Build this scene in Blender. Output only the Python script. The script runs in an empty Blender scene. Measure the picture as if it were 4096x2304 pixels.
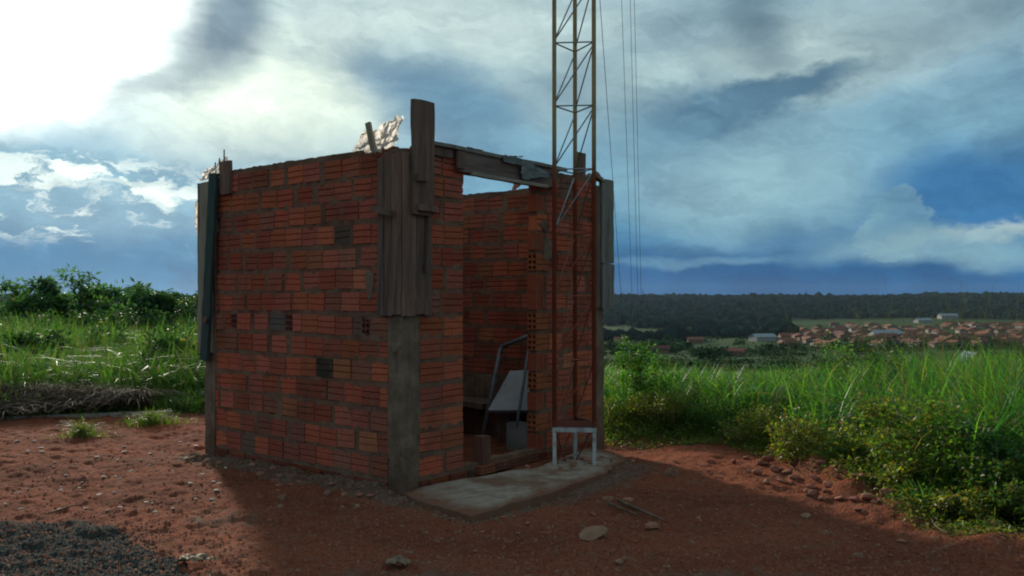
import bpy, math, random
import numpy as np
from mathutils import Vector, Matrix

random.seed(7)
rng = np.random.default_rng(11)
SC = bpy.context.scene
COL = SC.collection
R = math.radians

# ------------------------------------------------------------------ camera
F, CX, YH, EYE = 3350.0, 2048.0, 1190.0, 1.55      # focal length in photo pixels, horizon row, eye height
cam_d = bpy.data.cameras.new('camera')
cam_d.sensor_width = 36.0
cam_d.lens = F / 4096.0 * 36.0
cam_d.clip_start, cam_d.clip_end = 0.05, 20000
cam = bpy.data.objects.new('camera', cam_d)
COL.objects.link(cam)
cam.location = (0, 0, EYE)
cam.rotation_euler = (R(90 + 0.65), 0, 0)
SC.camera = cam

# ------------------------------------------------------------------ sun and sky
SUN_AZ, SUN_EL = R(-25.5), R(15.5)                  # azimuth from +Y towards +X
sd = Vector((math.sin(SUN_AZ) * math.cos(SUN_EL), math.cos(SUN_AZ) * math.cos(SUN_EL), math.sin(SUN_EL)))
sl = bpy.data.lights.new('sun', 'SUN')
sl.energy = 4.2
sl.angle = R(3.5)
sl.color = (1.0, 0.90, 0.76)
so = bpy.data.objects.new('sun', sl)
COL.objects.link(so)
so.rotation_euler = sd.to_track_quat('Z', 'Y').to_euler()

SC.view_settings.view_transform = 'Standard'
SC.view_settings.look = 'None'
SC.view_settings.exposure = 0.2
SC.view_settings.gamma = 1.0
SC.view_settings.use_curve_mapping = False
SC.cycles.use_denoising = True
SC.cycles.filter_width = 2.0
SC.cycles.max_bounces = 6
SC.cycles.diffuse_bounces = 3
SC.cycles.glossy_bounces = 2
SC.cycles.transmission_bounces = 3
SC.cycles.transparent_max_bounces = 6
SC.cycles.volume_bounces = 0
SC.cycles.sample_clamp_indirect = 4.0
SC.cycles.use_adaptive_sampling = True


class NT:
    """small helper to wire node trees"""
    def __init__(s, tree):
        s.t = tree
        s.n, s.l = tree.nodes, tree.links

    def put(s, sock, v):
        if hasattr(v, 'is_output') or isinstance(v, bpy.types.NodeSocket):
            s.l.new(v, sock)
        elif isinstance(v, (tuple, list)) and len(v) == 3 and sock.type == 'RGBA':
            sock.default_value = (*v, 1)
        else:
            sock.default_value = v

    def math(s, op, a, b=None, c=None, clamp=False):
        n = s.n.new('ShaderNodeMath'); n.operation = op; n.use_clamp = clamp
        for i, v in enumerate((a, b, c)):
            if v is not None:
                s.put(n.inputs[i], v)
        return n.outputs[0]

    def vmath(s, op, a, b=None, scale=None):
        n = s.n.new('ShaderNodeVectorMath'); n.operation = op
        s.put(n.inputs[0], a)
        if b is not None: s.put(n.inputs[1], b)
        if scale is not None: s.put(n.inputs['Scale'], scale)
        return n.outputs['Vector'] if op not in ('DOT_PRODUCT', 'LENGTH', 'DISTANCE') else n.outputs['Value']

    def mix(s, fac, a, b, blend='MIX'):
        n = s.n.new('ShaderNodeMix'); n.data_type = 'RGBA'; n.blend_type = blend
        s.put(n.inputs[0], fac); s.put(n.inputs[6], a); s.put(n.inputs[7], b)
        return n.outputs[2]

    def noise(s, vec, scale, detail=3.0, rough=0.55, dist=0.0, out=0):
        n = s.n.new('ShaderNodeTexNoise')
        if vec is not None: s.put(n.inputs['Vector'], vec)
        n.inputs['Scale'].default_value = scale
        n.inputs['Detail'].default_value = detail
        n.inputs['Roughness'].default_value = rough
        n.inputs['Distortion'].default_value = dist
        return n.outputs[out]

    def sstep(s, v, lo, hi, a=0.0, b=1.0):
        n = s.n.new('ShaderNodeMapRange'); n.interpolation_type = 'SMOOTHSTEP'
        s.put(n.inputs[0], v)
        for i, q in enumerate((lo, hi, a, b)):
            n.inputs[1 + i].default_value = q
        return n.outputs[0]

    def ramp(s, v, stops):
        n = s.n.new('ShaderNodeValToRGB'); s.put(n.inputs[0], v)
        e = n.color_ramp.elements
        while len(e) < len(stops): e.new(0.5)
        for i, (p, c) in enumerate(stops):
            e[i].position = p; e[i].color = (*c, 1)
        return n.outputs[0]

    def sep(s, v):
        n = s.n.new('ShaderNodeSeparateXYZ'); s.put(n.inputs[0], v); return n.outputs

    def comb(s, x, y, z=0.0):
        n = s.n.new('ShaderNodeCombineXYZ')
        for i, v in enumerate((x, y, z)): s.put(n.inputs[i], v)
        return n.outputs[0]


def build_world():
    w = bpy.data.worlds.new('World'); SC.world = w; w.use_nodes = True
    t = NT(w.node_tree); t.n.clear()
    out = t.n.new('ShaderNodeOutputWorld'); bg = t.n.new('ShaderNodeBackground')
    t.l.new(bg.outputs[0], out.inputs[0])
    bg.inputs[1].default_value = 0.1
    sky = t.n.new('ShaderNodeTexSky'); sky.sky_type = 'NISHITA'; sky.sun_disc = False
    sky.sun_elevation = SUN_EL; sky.sun_rotation = SUN_AZ
    tc = t.n.new('ShaderNodeTexCoord')
    d = t.vmath('NORMALIZE', tc.outputs['Generated'])
    x, y, z = t.sep(d)
    az = t.math('MULTIPLY', t.math('ARCTAN2', x, y), 180 / math.pi)
    el = t.math('MULTIPLY', t.math('ARCSINE', z), 180 / math.pi)
    # drifting, torn cloud edges: warp the angles with noise
    p0 = t.comb(t.math('MULTIPLY', az, 0.06), t.math('MULTIPLY', el, 0.11), 3.1)
    n1 = t.vmath('SUBTRACT', t.noise(p0, 1.1, 4, 0.5, out=1), (0.5, 0.5, 0.5))
    n2 = t.vmath('SUBTRACT', t.noise(p0, 5.0, 4, 0.6, out=1), (0.5, 0.5, 0.5))
    wv = t.vmath('ADD', t.vmath('MULTIPLY', n1, (9.0, 5.5, 0)), t.vmath('MULTIPLY', n2, (1.6, 1.2, 0)))
    wx, wy, _ = t.sep(wv)
    A = t.math('ADD', az, wx); E = t.math('ADD', el, wy)
    n3 = t.vmath('SUBTRACT', t.noise(p0, 2.6, 6, 0.65, out=1), (0.5, 0.5, 0.5))
    fine = t.vmath('ADD', t.vmath('MULTIPLY', n2, (2.2, 2.0, 0)), t.vmath('MULTIPLY', n3, (6.0, 4.0, 0))); fx, fy, _ = t.sep(fine)
    A2 = t.math('ADD', az, fx); E2 = t.math('ADD', el, fy)

    def blob(px, py, rx, ry, rot=0.0, soft=0.75, crisp=False):
        dx = px - CX
        a0 = math.degrees(math.atan2(dx, F)); e0 = math.degrees(math.atan2(YH - py, math.hypot(F, dx)))
        k = 57.3 / F
        a, e = (A2, E2) if crisp else (A, E)
        da = t.math('SUBTRACT', a, a0); de = t.math('SUBTRACT', e, e0)
        c, s_ = math.cos(R(rot)), math.sin(R(rot))
        u = t.math('ADD', t.math('MULTIPLY', da, c / (rx * k)), t.math('MULTIPLY', de, s_ / (rx * k)))
        v = t.math('ADD', t.math('MULTIPLY', da, -s_ / (ry * k)), t.math('MULTIPLY', de, c / (ry * k)))
        q = t.math('SQRT', t.math('ADD', t.math('MULTIPLY', u, u), t.math('MULTIPLY', v, v)))
        return t.sstep(q, 1.0 - soft, 1.0 + soft * 0.45, 1.0, 0.0)

    # cloud deck by height above the horizon: rain-blue low down, grey higher up
    eln = t.math('MULTIPLY_ADD', E, 1 / 90.0, 0.1)
    deck = t.ramp(eln, [(0.0, (.02, .08, .17)), (0.1, (.012, .100, .25)), (0.122, (.026, .145, .32)), (0.16, (.085, .235, .38)),
                        (0.22, (.17, .30, .40)), (0.32, (.25, .35, .42)), (0.6, (.27, .34, .41)), (1.0, (.27, .34, .41))])
    stk = t.comb(t.math('MULTIPLY', A, 0.035), t.math('MULTIPLY', E, 0.12), 7.0)
    stre = t.noise(stk, 1.6, 6, 0.55)
    deck = t.mix(1.0, deck, t.vmath('ADD', t.vmath('MULTIPLY', t.comb(stre, stre, stre), (1.9, 1.7, 1.5)), (0.06, 0.16, 0.27)), 'MULTIPLY')
    col = deck

    def lay(c, *args, f=1.0, **kw):
        nonlocal col
        m = blob(*args, **kw)
        if f != 1.0: m = t.math('MULTIPLY', m, f)
        col = t.mix(m, col, c)

    lay((.13, .31, .46), 500, 760, 1200, 330, soft=.7, f=.9)
    lay((.50, .58, .58), 1750, 60, 1000, 300, soft=.85, f=.9)
    lay((.66, .71, .64), 1050, 380, 720, 300, -8, soft=.8)
    lay((.44, .52, .53), 3150, 260, 1050, 170, 10, soft=.8, f=.85)
    lay((.25, .38, .45), 3000, 720, 620, 330, -20, soft=.8, f=.8)
    lay((.10, .215, .33), 1780, 420, 430, 190, -22, soft=.75, f=.95)
    lay((.11, .22, .33), 1500, 300, 190, 90, -30, soft=.8, f=.6)
    lay((.085, .165, .245), 3020, 400, 470, 75, 12, soft=.55, crisp=True)
    lay((.11, .215, .315), 2720, 520, 360, 150, 10, soft=.85, f=.8)
    lay((.125, .19, .25), 3020, 120, 190, 160, -40, soft=.85, f=.85)
    lay((.13, .20, .27), 3900, 60, 480, 130, soft=.9, f=.7)
    lay((.035, .145, .33), 3900, 800, 430, 190, 5, soft=.7, f=.95)
    lay((.012, .100, .26), 3100, 1110, 1300, 150, soft=.75, f=.97)
    bl = t.noise(t.comb(t.math('MULTIPLY', az, 0.09), t.math('MULTIPLY', el, 0.11), 9.3), 3.4, 7, 0.6)
    pm = t.math('ADD', blob(3600, 850, 130, 130, 20, soft=.9, crisp=True), blob(3560, 980, 170, 100, 0, soft=.9, crisp=True))
    pf_ = t.sstep(t.math('ADD', pm, t.math('MULTIPLY', bl, .9)), .82, .95)
    col = t.mix(t.math('MULTIPLY', pf_, .6), col, t.mix(t.sstep(bl, .35, .65), (.15, .28, .38), (.22, .35, .42)))
    lay((.42, .47, .46), 4080, 935, 460, 36, 5, soft=.8, crisp=True, f=.7)
    lay((.20, .33, .41), 3700, 1000, 420, 70, 4, soft=.7, f=.8)
    lay((.16, .31, .44), 2800, 1035, 380, 22, soft=.7, f=.6)
    # glow of the sun behind thin cloud
    ang = t.math('MULTIPLY', t.math('ARCCOSINE', t.vmath('DOT_PRODUCT', d, tuple(sd))), 180 / math.pi)
    gl = t.math('POWER', 2.718, t.math('MULTIPLY', ang, -1 / 6.5))
    col = t.mix(1.0, col, t.vmath('SCALE', (1.0, .98, .9), scale=t.math('MULTIPLY', gl, 0.55)), 'ADD')
    lay((1.55, 1.55, 1.5), 130, 110, 560, 330, 20, soft=.5)
    lay((.17, .245, .32), 800, 60, 190, 260, -12, soft=.7, f=.95)
    lay((.24, .32, .38), 600, 290, 260, 75, 24, soft=.85, f=.6)
    # heaped cumulus low on the sun's side
    cp = t.comb(t.math('MULTIPLY', A2, 0.05), t.math('MULTIPLY', E2, 0.11), 1.7)
    cn = t.noise(cp, 2.9, 8, 0.62, 0.25)
    reg = blob(250, 840, 820, 270, -4, soft=.6)
    cm = t.math('MULTIPLY', t.sstep(cn, 0.44, 0.56), reg)
    cn2 = t.noise(t.vmath('ADD', cp, (0.035, -0.075, 0.0)), 2.9, 8, 0.62, 0.25)
    lit = t.sstep(t.math('SUBTRACT', cn, cn2), -0.03, 0.06)
    ccol = t.mix(lit, (.17, .34, .47), (.92, .96, .93))
    col = t.mix(t.math('MULTIPLY', cm, 0.92), col, ccol)
    lay((.70, .76, .76), 480, 745, 380, 14, 3, soft=.7, crisp=True, f=.7)
    lay((.025, .175, .36), 350, 1120, 1000, 150, soft=.75, f=1.0)
    # torn wisps over the whole deck
    q1 = t.comb(t.math('MULTIPLY', t.math('ADD', A2, t.math('MULTIPLY', E2, 1.2)), 0.05), t.math('MULTIPLY', E2, 0.13), 4.4)
    wsp = t.noise(q1, 2.2, 9, 0.6, 0.6)
    bil = t.noise(t.comb(t.math('MULTIPLY', A2, 0.08), t.math('MULTIPLY', E2, 0.12), 2.2), 3.5, 8, 0.6)
    k_ = t.math('ADD', t.math('MULTIPLY', wsp, 1.15), t.math('MULTIPLY', bil, .55))
    k_ = t.math('ADD', k_, .15)
    col = t.mix(1.0, col, t.comb(t.math('MULTIPLY_ADD', k_, 1.15, -.15), k_, t.math('MULTIPLY_ADD', k_, .8, .2)), 'MULTIPLY')
    # clear sky shows a little through the deck
    res = t.mix(0.985, sky.outputs[0], t.vmath('MULTIPLY', col, (9.2, 10.2, 10.0)))
    t.l.new(res, bg.inputs[0])
    w.cycles.sampling_method = 'MANUAL'
    w.cycles.sample_map_resolution = 1024


build_world()

# ------------------------------------------------------------------ numpy noise and terrain
_perm = np.random.default_rng(5).random((256, 256)).astype(np.float32)


def vnoise(x, y):
    xi = np.floor(x).astype(np.int64); yi = np.floor(y).astype(np.int64)
    fx = x - xi; fy = y - yi
    fx = fx * fx * (3 - 2 * fx); fy = fy * fy * (3 - 2 * fy)
    g = lambda a, b: _perm[a & 255, b & 255]
    return (g(xi, yi) * (1 - fx) + g(xi + 1, yi) * fx) * (1 - fy) + (g(xi, yi + 1) * (1 - fx) + g(xi + 1, yi + 1) * fx) * fy


def fbm(x, y, o=4):
    s = 0; a = 0.5; t = 0
    for i in range(o):
        s = s + a * vnoise(x * 2 ** i + 17.3 * i, y * 2 ** i + 5.1 * i); t += a; a *= 0.5
    return s / t - 0.5


def ss(a, b, v):
    t = np.clip((np.asarray(v, float) - a) / (b - a), 0, 1)
    return t * t * (3 - 2 * t)


VEG_PX = np.array([-4000, -800, 0, 600, 820, 2000, 2430, 2900, 3150, 3400, 3650, 3900, 4300, 5000, 8000], float)
VEG_PY = np.array([1690, 1690, 1690, 1655, 1660, 1640, 1738, 1752, 1830, 1930, 2050, 2130, 2190, 2250, 2300], float)


def veg_y(x, y):
    """distance at which the plants begin, along the bearing of (x, y)"""
    px = CX + F * x / np.maximum(y, 0.5)
    return F * EYE / (np.interp(px, VEG_PX, VEG_PY) - YH)


def gz(x, y, micro=True):
    x = np.asarray(x, float); y = np.asarray(y, float)
    a = x / np.maximum(np.abs(y), 1.0)
    st = 24.0 + (10.8 - 24.0) * ss(-0.22, 0.02, a)
    dd = np.maximum(y - st, 0)
    z = -33.0 * np.tanh(0.088 * dd * dd / (dd + 1.5) / 33.0)
    far = ss(300, 900, y)
    z = z + far * 7.0 * fbm(x / 260, y / 260, 3)
    hill = ss(950, 2300, y)
    z = z + hill * (33.5 + 15 * fbm(x / 500 + 9, y / 700, 4) + 4.0 * ss(.42, .56, a))
    if micro:
        nr = 1 - ss(14, 40, np.hypot(x, y))
        m = 0.065 * fbm(x * 1.1, y * 1.1, 3) + 0.050 * fbm(x * 4.3 + 3, y * 4.3, 4) + 0.038 * fbm(x * 15, y * 15 + 7, 3)
        z = z + nr * m
        # spoil ridge along the plants on the near side, and the dip beside the hut's far column
        vy = veg_y(x, y)
        rid = np.exp(-((y - vy + 0.35) / 0.45) ** 2) * ss(0.26, 0.38, a) * (y > 0)
        z = z + rid * (0.10 + 0.25 * fbm(x * 2.6, y * 2.6 + 3, 3))
        z = z - 0.075 * np.exp(-(((x - 1.1) / 0.7) ** 2 + ((y - 8.9) / 0.8) ** 2))
        z = z - 0.03 * np.exp(-(((x + 3.1) / 0.8) ** 2 + ((y - 8.3) / 0.8) ** 2))
        # loose mortar and earth heaped against the wall with the stacked bricks
        lx = (x - C0.x) * VV.x + (y - C0.y) * VV.y
        ly = (x - C0.x) * UU.x + (y - C0.y) * UU.y
        hp = np.exp(-((lx + 0.10) / 0.16) ** 2) * ss(-0.1, 0.3, ly) * (1 - ss(2.7, 3.1, ly))
        z = z + hp * (0.03 + 0.16 * np.maximum(fbm(x * 3.1, y * 3.1 + 8, 3) + .1, 0))
        inside = ss(0.1, 0.2, lx) * (1 - ss(2.7, 2.8, lx)) * ss(.1, .2, ly) * (1 - ss(2.6, 2.7, ly))
        z = z - inside * 0.03
    return z


C0 = Vector((-0.852, 6.59, 0))                      # outer corner of the near column
UU = Vector((-0.779, 0.627, 0))                     # along the plain wall
VV = Vector((0.627, 0.779, 0))                      # along the door wall
HUT_ROT = math.atan2(0.779, 0.627)
HA, HB, HT = 2.91, 2.84, 2.765                      # door-wall length, plain-wall length, wall top


def gp(px, py, z=0.0):
    """ground point seen in the photo at a pixel, for a ground height z"""
    Y = F * (EYE - z) / (py - YH)
    return Vector(((px - CX) * Y / F, Y, z))


def at(px, py, Y):
    return Vector(((px - CX) * Y / F, Y, EYE - (py - YH) * Y / F))


def gpt(px, py):
    p = gp(px, py)
    p.z = float(gz(p.x, p.y))
    return p


# ------------------------------------------------------------------ mesh helpers
def link(o, parent=None):
    COL.objects.link(o)
    if parent is not None: o.parent = parent
    return o


def mesh_np(name, v, f, mat, attrs=None, smooth=False):
    """v (N,3), f (M,3|4)"""
    me = bpy.data.meshes.new(name)
    v = np.ascontiguousarray(v, np.float32); f = np.ascontiguousarray(f, np.int32)
    n, k = f.shape
    me.vertices.add(len(v)); me.vertices.foreach_set('co', v.ravel())
    me.loops.add(n * k); me.loops.foreach_set('vertex_index', f.ravel())
    me.polygons.add(n); me.polygons.foreach_set('loop_start', np.arange(0, n * k, k, dtype=np.int32))
    if smooth: me.polygons.foreach_set('use_smooth', np.ones(n, bool))
    for an, arr in (attrs or {}).items():
        if arr.ndim == 1:
            a = me.attributes.new(an, 'FLOAT', 'POINT'); a.data.foreach_set('value', arr.astype(np.float32))
        else:
            a = me.attributes.new(an, 'FLOAT_COLOR', 'POINT'); a.data.foreach_set('color', arr.astype(np.float32).ravel())
    me.update(calc_edges=True); me.validate()
    me.materials.append(mat)
    return me


class MB:
    def __init__(s): s.v, s.f = [], []

    def add(s, vs, fs):
        b = len(s.v); s.v += [tuple(p) for p in vs]; s.f += [tuple(b + i for i in q) for q in fs]; return s

    def box(s, lo, hi, jit=0.0):
        x0, y0, z0 = lo; x1, y1, z1 = hi
        vs = [(x0, y0, z0), (x1, y0, z0), (x1, y1, z0), (x0, y1, z0), (x0, y0, z1), (x1, y0, z1), (x1, y1, z1), (x0, y1, z1)]
        if jit: vs = [tuple(c + random.uniform(-jit, jit) for c in p) for p in vs]
        return s.add(vs, [(0, 3, 2, 1), (4, 5, 6, 7), (0, 1, 5, 4), (1, 2, 6, 5), (2, 3, 7, 6), (3, 0, 4, 7)])

    def tube(s, pts, r, n=8, caps=True):
        pts = [Vector(p) for p in pts]; rr = r if isinstance(r, (list, tuple)) else [r] * len(pts)
        b = len(s.v); up = Vector((0, 0, 1))
        for i, p in enumerate(pts):
            d = (pts[min(i + 1, len(pts) - 1)] - pts[max(i - 1, 0)]).normalized()
            a = d.cross(up if abs(d.z) < 0.9 else Vector((1, 0, 0))).normalized(); c = d.cross(a)
            for k in range(n):
                t = 2 * math.pi * k / n
                s.v.append(tuple(p + (a * math.cos(t) + c * math.sin(t)) * rr[i]))
        for i in range(len(pts) - 1):
            for k in range(n):
                s.f.append((b + i * n + k, b + i * n + (k + 1) % n, b + (i + 1) * n + (k + 1) % n, b + (i + 1) * n + k))
        if caps:
            s.f.append(tuple(b + k for k in range(n))[::-1]); e = b + (len(pts) - 1) * n
            s.f.append(tuple(e + k for k in range(n)))
        return s

    def mesh(s, name, mat, smooth=False):
        me = bpy.data.meshes.new(name); me.from_pydata(s.v, [], s.f); me.update()
        me.materials.append(mat)
        if smooth:
            for p in me.polygons: p.use_smooth = True
        return me

    def obj(s, name, mat, parent=None, smooth=False):
        return link(bpy.data.objects.new(name, s.mesh(name, mat, smooth)), parent)


def tag(o, label, cat=None, group=None, kind=None):
    o['label'] = label
    if cat: o['category'] = cat
    if group: o['group'] = group
    if kind: o['kind'] = kind
    return o


def empty(name, loc=(0, 0, 0), rz=0.0):
    o = bpy.data.objects.new(name, None); o.location = loc; o.rotation_euler = (0, 0, rz); o.empty_display_size = 0.2
    return link(o)


def noisy_box(lo, hi, seg, amp, seed=0, round_=0.0):
    """box cut into cells with uneven faces: cast concrete, weathered timber"""
    import bmesh
    bm = bmesh.new()
    lo = np.array(lo, float); hi = np.array(hi, float)
    n = [max(1, int(round((hi[i] - lo[i]) / seg))) for i in range(3)]
    cache = {}

    def vert(i, j, k):
        key = (i, j, k)
        if key not in cache:
            p = lo + (hi - lo) * np.array([i / n[0], j / n[1], k / n[2]])
            c = (lo + hi) / 2
            q = np.array([vnoise(np.float64(p[0] * 9 + p[2] * 4 + seed), np.float64(p[1] * 9 + p[2] * 6 + 3)),
                          vnoise(np.float64(p[1] * 8 + p[2] * 5 + seed + 9), np.float64(p[0] * 8 + p[2] * 7)),
                          vnoise(np.float64(p[0] * 8 + seed + 30), np.float64(p[1] * 8 + p[2]))]) - 0.5
            p = p + q * 2 * amp
            if round_:
                ext = sum(1 for a, m in ((i, n[0]), (j, n[1]), (k, n[2])) if a in (0, m))
                if ext >= 2: p = p + (c - p) / (np.linalg.norm(c - p) + 1e-6) * round_ * (ext - 1)
            cache[key] = bm.verts.new(p)
        return cache[key]
    for ax in range(3):
        b, c = [q for q in range(3) if q != ax]
        for side in (0, n[ax]):
            for i in range(n[b]):
                for j in range(n[c]):
                    ids = []
                    for (di, dj) in ((0, 0), (1, 0), (1, 1), (0, 1)):
                        t = [0, 0, 0]; t[ax] = side; t[b] = i + di; t[c] = j + dj
                        ids.append(vert(*t))
                    try: bm.faces.new(ids)
                    except ValueError: pass
    bmesh.ops.recalc_face_normals(bm, faces=bm.faces)
    me = bpy.data.meshes.new('m'); bm.to_mesh(me); bm.free()
    return me


def nobj(name, lo, hi, seg, amp, mat, parent=None, seed=0, round_=0.0, smooth=False):
    me = noisy_box(lo, hi, seg, amp, seed, round_); me.name = name
    me.materials.append(mat)
    if smooth:
        for p in me.polygons: p.use_smooth = True
    return link(bpy.data.objects.new(name, me), parent)


# ------------------------------------------------------------------ materials
def mat(name):
    m = bpy.data.materials.new(name); m.use_nodes = True
    t = NT(m.node_tree); t.n.clear()
    out = t.n.new('ShaderNodeOutputMaterial'); b = t.n.new('ShaderNodeBsdfPrincipled')
    t.l.new(b.outputs[0], out.inputs[0])
    t.b, t.out = b, out
    b.inputs['Roughness'].default_value = 0.85
    b.inputs['Specular IOR Level'].default_value = 0.25
    return m, t


def bump(t, h, strength=0.4, dist=0.01):
    n = t.n.new('ShaderNodeBump'); n.inputs['Strength'].default_value = strength; n.inputs['Distance'].default_value = dist
    t.put(n.inputs['Height'], h); t.l.new(n.outputs[0], t.b.inputs['Normal'])


def geo(t): return t.n.new('ShaderNodeNewGeometry').outputs['Position']


def objco(t): return t.n.new('ShaderNodeTexCoord').outputs['Object']


def attr(t, name, out='Fac'):
    n = t.n.new('ShaderNodeAttribute'); n.attribute_name = name; return n.outputs[out]


def two_tone(name, c1, c2, scale=6, detail=5, rough=.85, bmp=.4, bd=.006, stain=None, spec=.25, coords='geo', stretch=None, metal=0):
    m, t = mat(name)
    p = geo(t) if coords == 'geo' else objco(t)
    if stretch: p = t.vmath('MULTIPLY', p, stretch)
    n = t.noise(p, scale, detail, .62)
    c = t.mix(t.sstep(n, .33, .68), c1, c2)
    if stain:
        n2 = t.noise(p, scale * .37, 4, .6)
        c = t.mix(t.sstep(n2, .50, .68), c, stain)
    t.put(t.b.inputs['Base Color'], c)
    t.b.inputs['Roughness'].default_value = rough
    t.b.inputs['Specular IOR Level'].default_value = spec
    t.b.inputs['Metallic'].default_value = metal
    if bmp: bump(t, t.noise(p, scale * 5, 4, .6), bmp, bd)
    return m


MORTAR = (.23, .125, .078)


def brick_mat():
    m, t = mat('fired_clay')
    oi = t.n.new('ShaderNodeObjectInfo')
    p = geo(t)
    g = t.noise(p, 38, 4, .6)
    c = t.mix(t.sstep(g, .3, .75, 0, .55), oi.outputs['Color'], t.vmath('SCALE', oi.outputs['Color'], scale=.55))
    b = t.noise(p, 5.5, 4, .65)
    c = t.mix(t.sstep(b, .55, .70, 0, .65), c, MORTAR)               # smeared mortar
    s2 = t.noise(p, 2.3, 5, .6)
    c = t.mix(t.sstep(s2, .50, .70, 0, .45), c, (.13, .062, .042))
    s3 = t.noise(t.vmath('MULTIPLY', p, (3.2, 3.2, .55)), 1.4, 5, .65)
    c = t.mix(t.sstep(s3, .54, .70, 0, .5), c, (.11, .058, .04))      # stains running down across the courses     # soot and damp
    t.put(t.b.inputs['Base Color'], c)
    t.b.inputs['Roughness'].default_value = 1.0
    t.b.inputs['Specular IOR Level'].default_value = .05
    z = t.sep(objco(t))[2]
    st = t.math('SINE', t.math('MULTIPLY', z, 2 * math.pi / .0125))
    bump(t, t.math('ADD', t.math('MULTIPLY', st, .5), t.noise(p, 60, 3)), .5, .003)
    return m


M = {}
M['brick'] = brick_mat()
M['mortar'] = two_tone('mortar', (.16, .085, .053), (.225, .128, .082), 9, 5, 1.0, .8, .01, (.13, .068, .043), spec=.05)
M['concrete'] = two_tone('cast_concrete', (.17, .125, .09), (.25, .19, .14), 5, 6, .95, .5, .008, (.11, .08, .058))
M['slab'] = two_tone('slab_concrete', (.20, .145, .105), (.36, .30, .24), 3.2, 6, .95, .6, .008, (.22, .115, .07))
M['wood'] = two_tone('weathered_board', (.13, .076, .052), (.21, .125, .085), 3, 6, .9, .5, .004, (.085, .06, .05), coords='obj', stretch=(9, 9, .8))
M['wood_red'] = two_tone('reddish_board', (.16, .088, .06), (.26, .15, .10), 3, 6, .9, .5, .004, (.10, .068, .055), coords='obj', stretch=(9, 9, .8))
M['wood_pale'] = two_tone('pale_board', (.22, .18, .12), (.33, .27, .18), 3, 6, .85, .4, .004, (.15, .12, .09), coords='obj', stretch=(9, 9, .8))
M['wood_grey'] = two_tone('grey_board', (.17, .155, .12), (.25, .225, .18), 3, 6, .9, .5, .004, (.10, .09, .07), coords='obj', stretch=(9, 9, .8))
M['green'] = two_tone('green_painted_board', (.028, .052, .042), (.045, .072, .058), 4, 5, .8, .3, .003, (.06, .055, .042), coords='obj', stretch=(6, 6, 1))
M['wood_h'] = two_tone('lintel_board', (.14, .095, .075), (.21, .15, .12), 3, 6, .9, .5, .004, (.07, .055, .05), coords='obj', stretch=(.8, 9, 9))
M['lath'] = two_tone('pale_lath', (.24, .20, .15), (.36, .30, .23), 4, 5, .9, .4, .003, None, coords='obj', stretch=(.8, 9, 9))
M['rust'] = two_tone('rusty_red_primer', (.22, .055, .03), (.13, .045, .03), 7, 5, .7, .3, .003, (.08, .035, .025))
M['steel'] = two_tone('zinc_rod', (.30, .31, .31), (.20, .20, .20), 14, 4, .38, .15, .002, None, spec=.5, metal=.85)
M['white_paint'] = two_tone('chipped_white_paint', (.56, .55, .50), (.40, .38, .34), 14, 5, .7, .3, .003, (.22, .12, .08))
M['pipe'] = two_tone('grey_pipe', (.12, .135, .14), (.20, .21, .21), 9, 4, .5, .2, .002, None, spec=.4)
M['panel'] = two_tone('pale_panel', (.26, .235, .21), (.36, .33, .30), 5, 6, .35, .3, .003, (.24, .23, .23), spec=.5)
M['shovel'] = two_tone('dull_shovel_steel', (.19, .175, .155), (.28, .26, .23), 7, 5, .65, .3, .003, (.17, .12, .09))
M['timber'] = two_tone('grey_timber', (.25, .22, .18), (.37, .33, .28), 6, 5, .9, .4, .004, None)
M['wire'] = two_tone('guy_cable', (.06, .06, .06), (.10, .10, .10), 20, 2, .6, 0)
M['rebar'] = two_tone('rusty_bar', (.08, .05, .04), (.13, .07, .05), 30, 3, .8, 0)
M['twig'] = two_tone('dry_stick', (.12, .07, .042), (.20, .125, .075), 12, 3, .9, .3, .003)
M['stone_pale'] = two_tone('pale_stone', (.24, .125, .075), (.32, .18, .11), 9, 5, 1.0, .6, .006, (.20, .085, .05), spec=.05)
M['stone_red'] = two_tone('red_stone', (.26, .09, .055), (.36, .15, .09), 9, 5, .9, .6, .006, (.16, .06, .04))
M['paper'] = two_tone('dry_leaf', (.17, .11, .065), (.26, .18, .11), 12, 4, .8, .3, .003)
M['litter'] = two_tone('white_litter', (.70, .72, .74), (.58, .60, .63), 14, 3, .5, .1, .002)
M['scrap'] = two_tone('faded_scrap', (.13, .145, .13), (.20, .21, .19), 9, 4, .7, .3, .004, (.08, .12, .115))
M['bark'] = two_tone('bark', (.09, .07, .05), (.15, .12, .09), 14, 4, .95, .6, .01)


def mast_mat():
    m, t = mat('mast_paint')
    p = geo(t); z = t.sep(p)[2]
    n = t.noise(p, 9, 4, .6)
    red = t.mix(t.sstep(n, .35, .7), (.34, .085, .04), (.24, .07, .04))
    yel = t.mix(t.sstep(n, .35, .7), (.62, .55, .28), (.50, .44, .22))
    w = t.math('ADD', z, t.math('MULTIPLY', n, .5))
    t.put(t.b.inputs['Base Color'], t.mix(t.sstep(w, 2.75, 3.35), red, yel))
    t.b.inputs['Roughness'].default_value = .55
    return m


M['mast'] = mast_mat()


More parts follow.
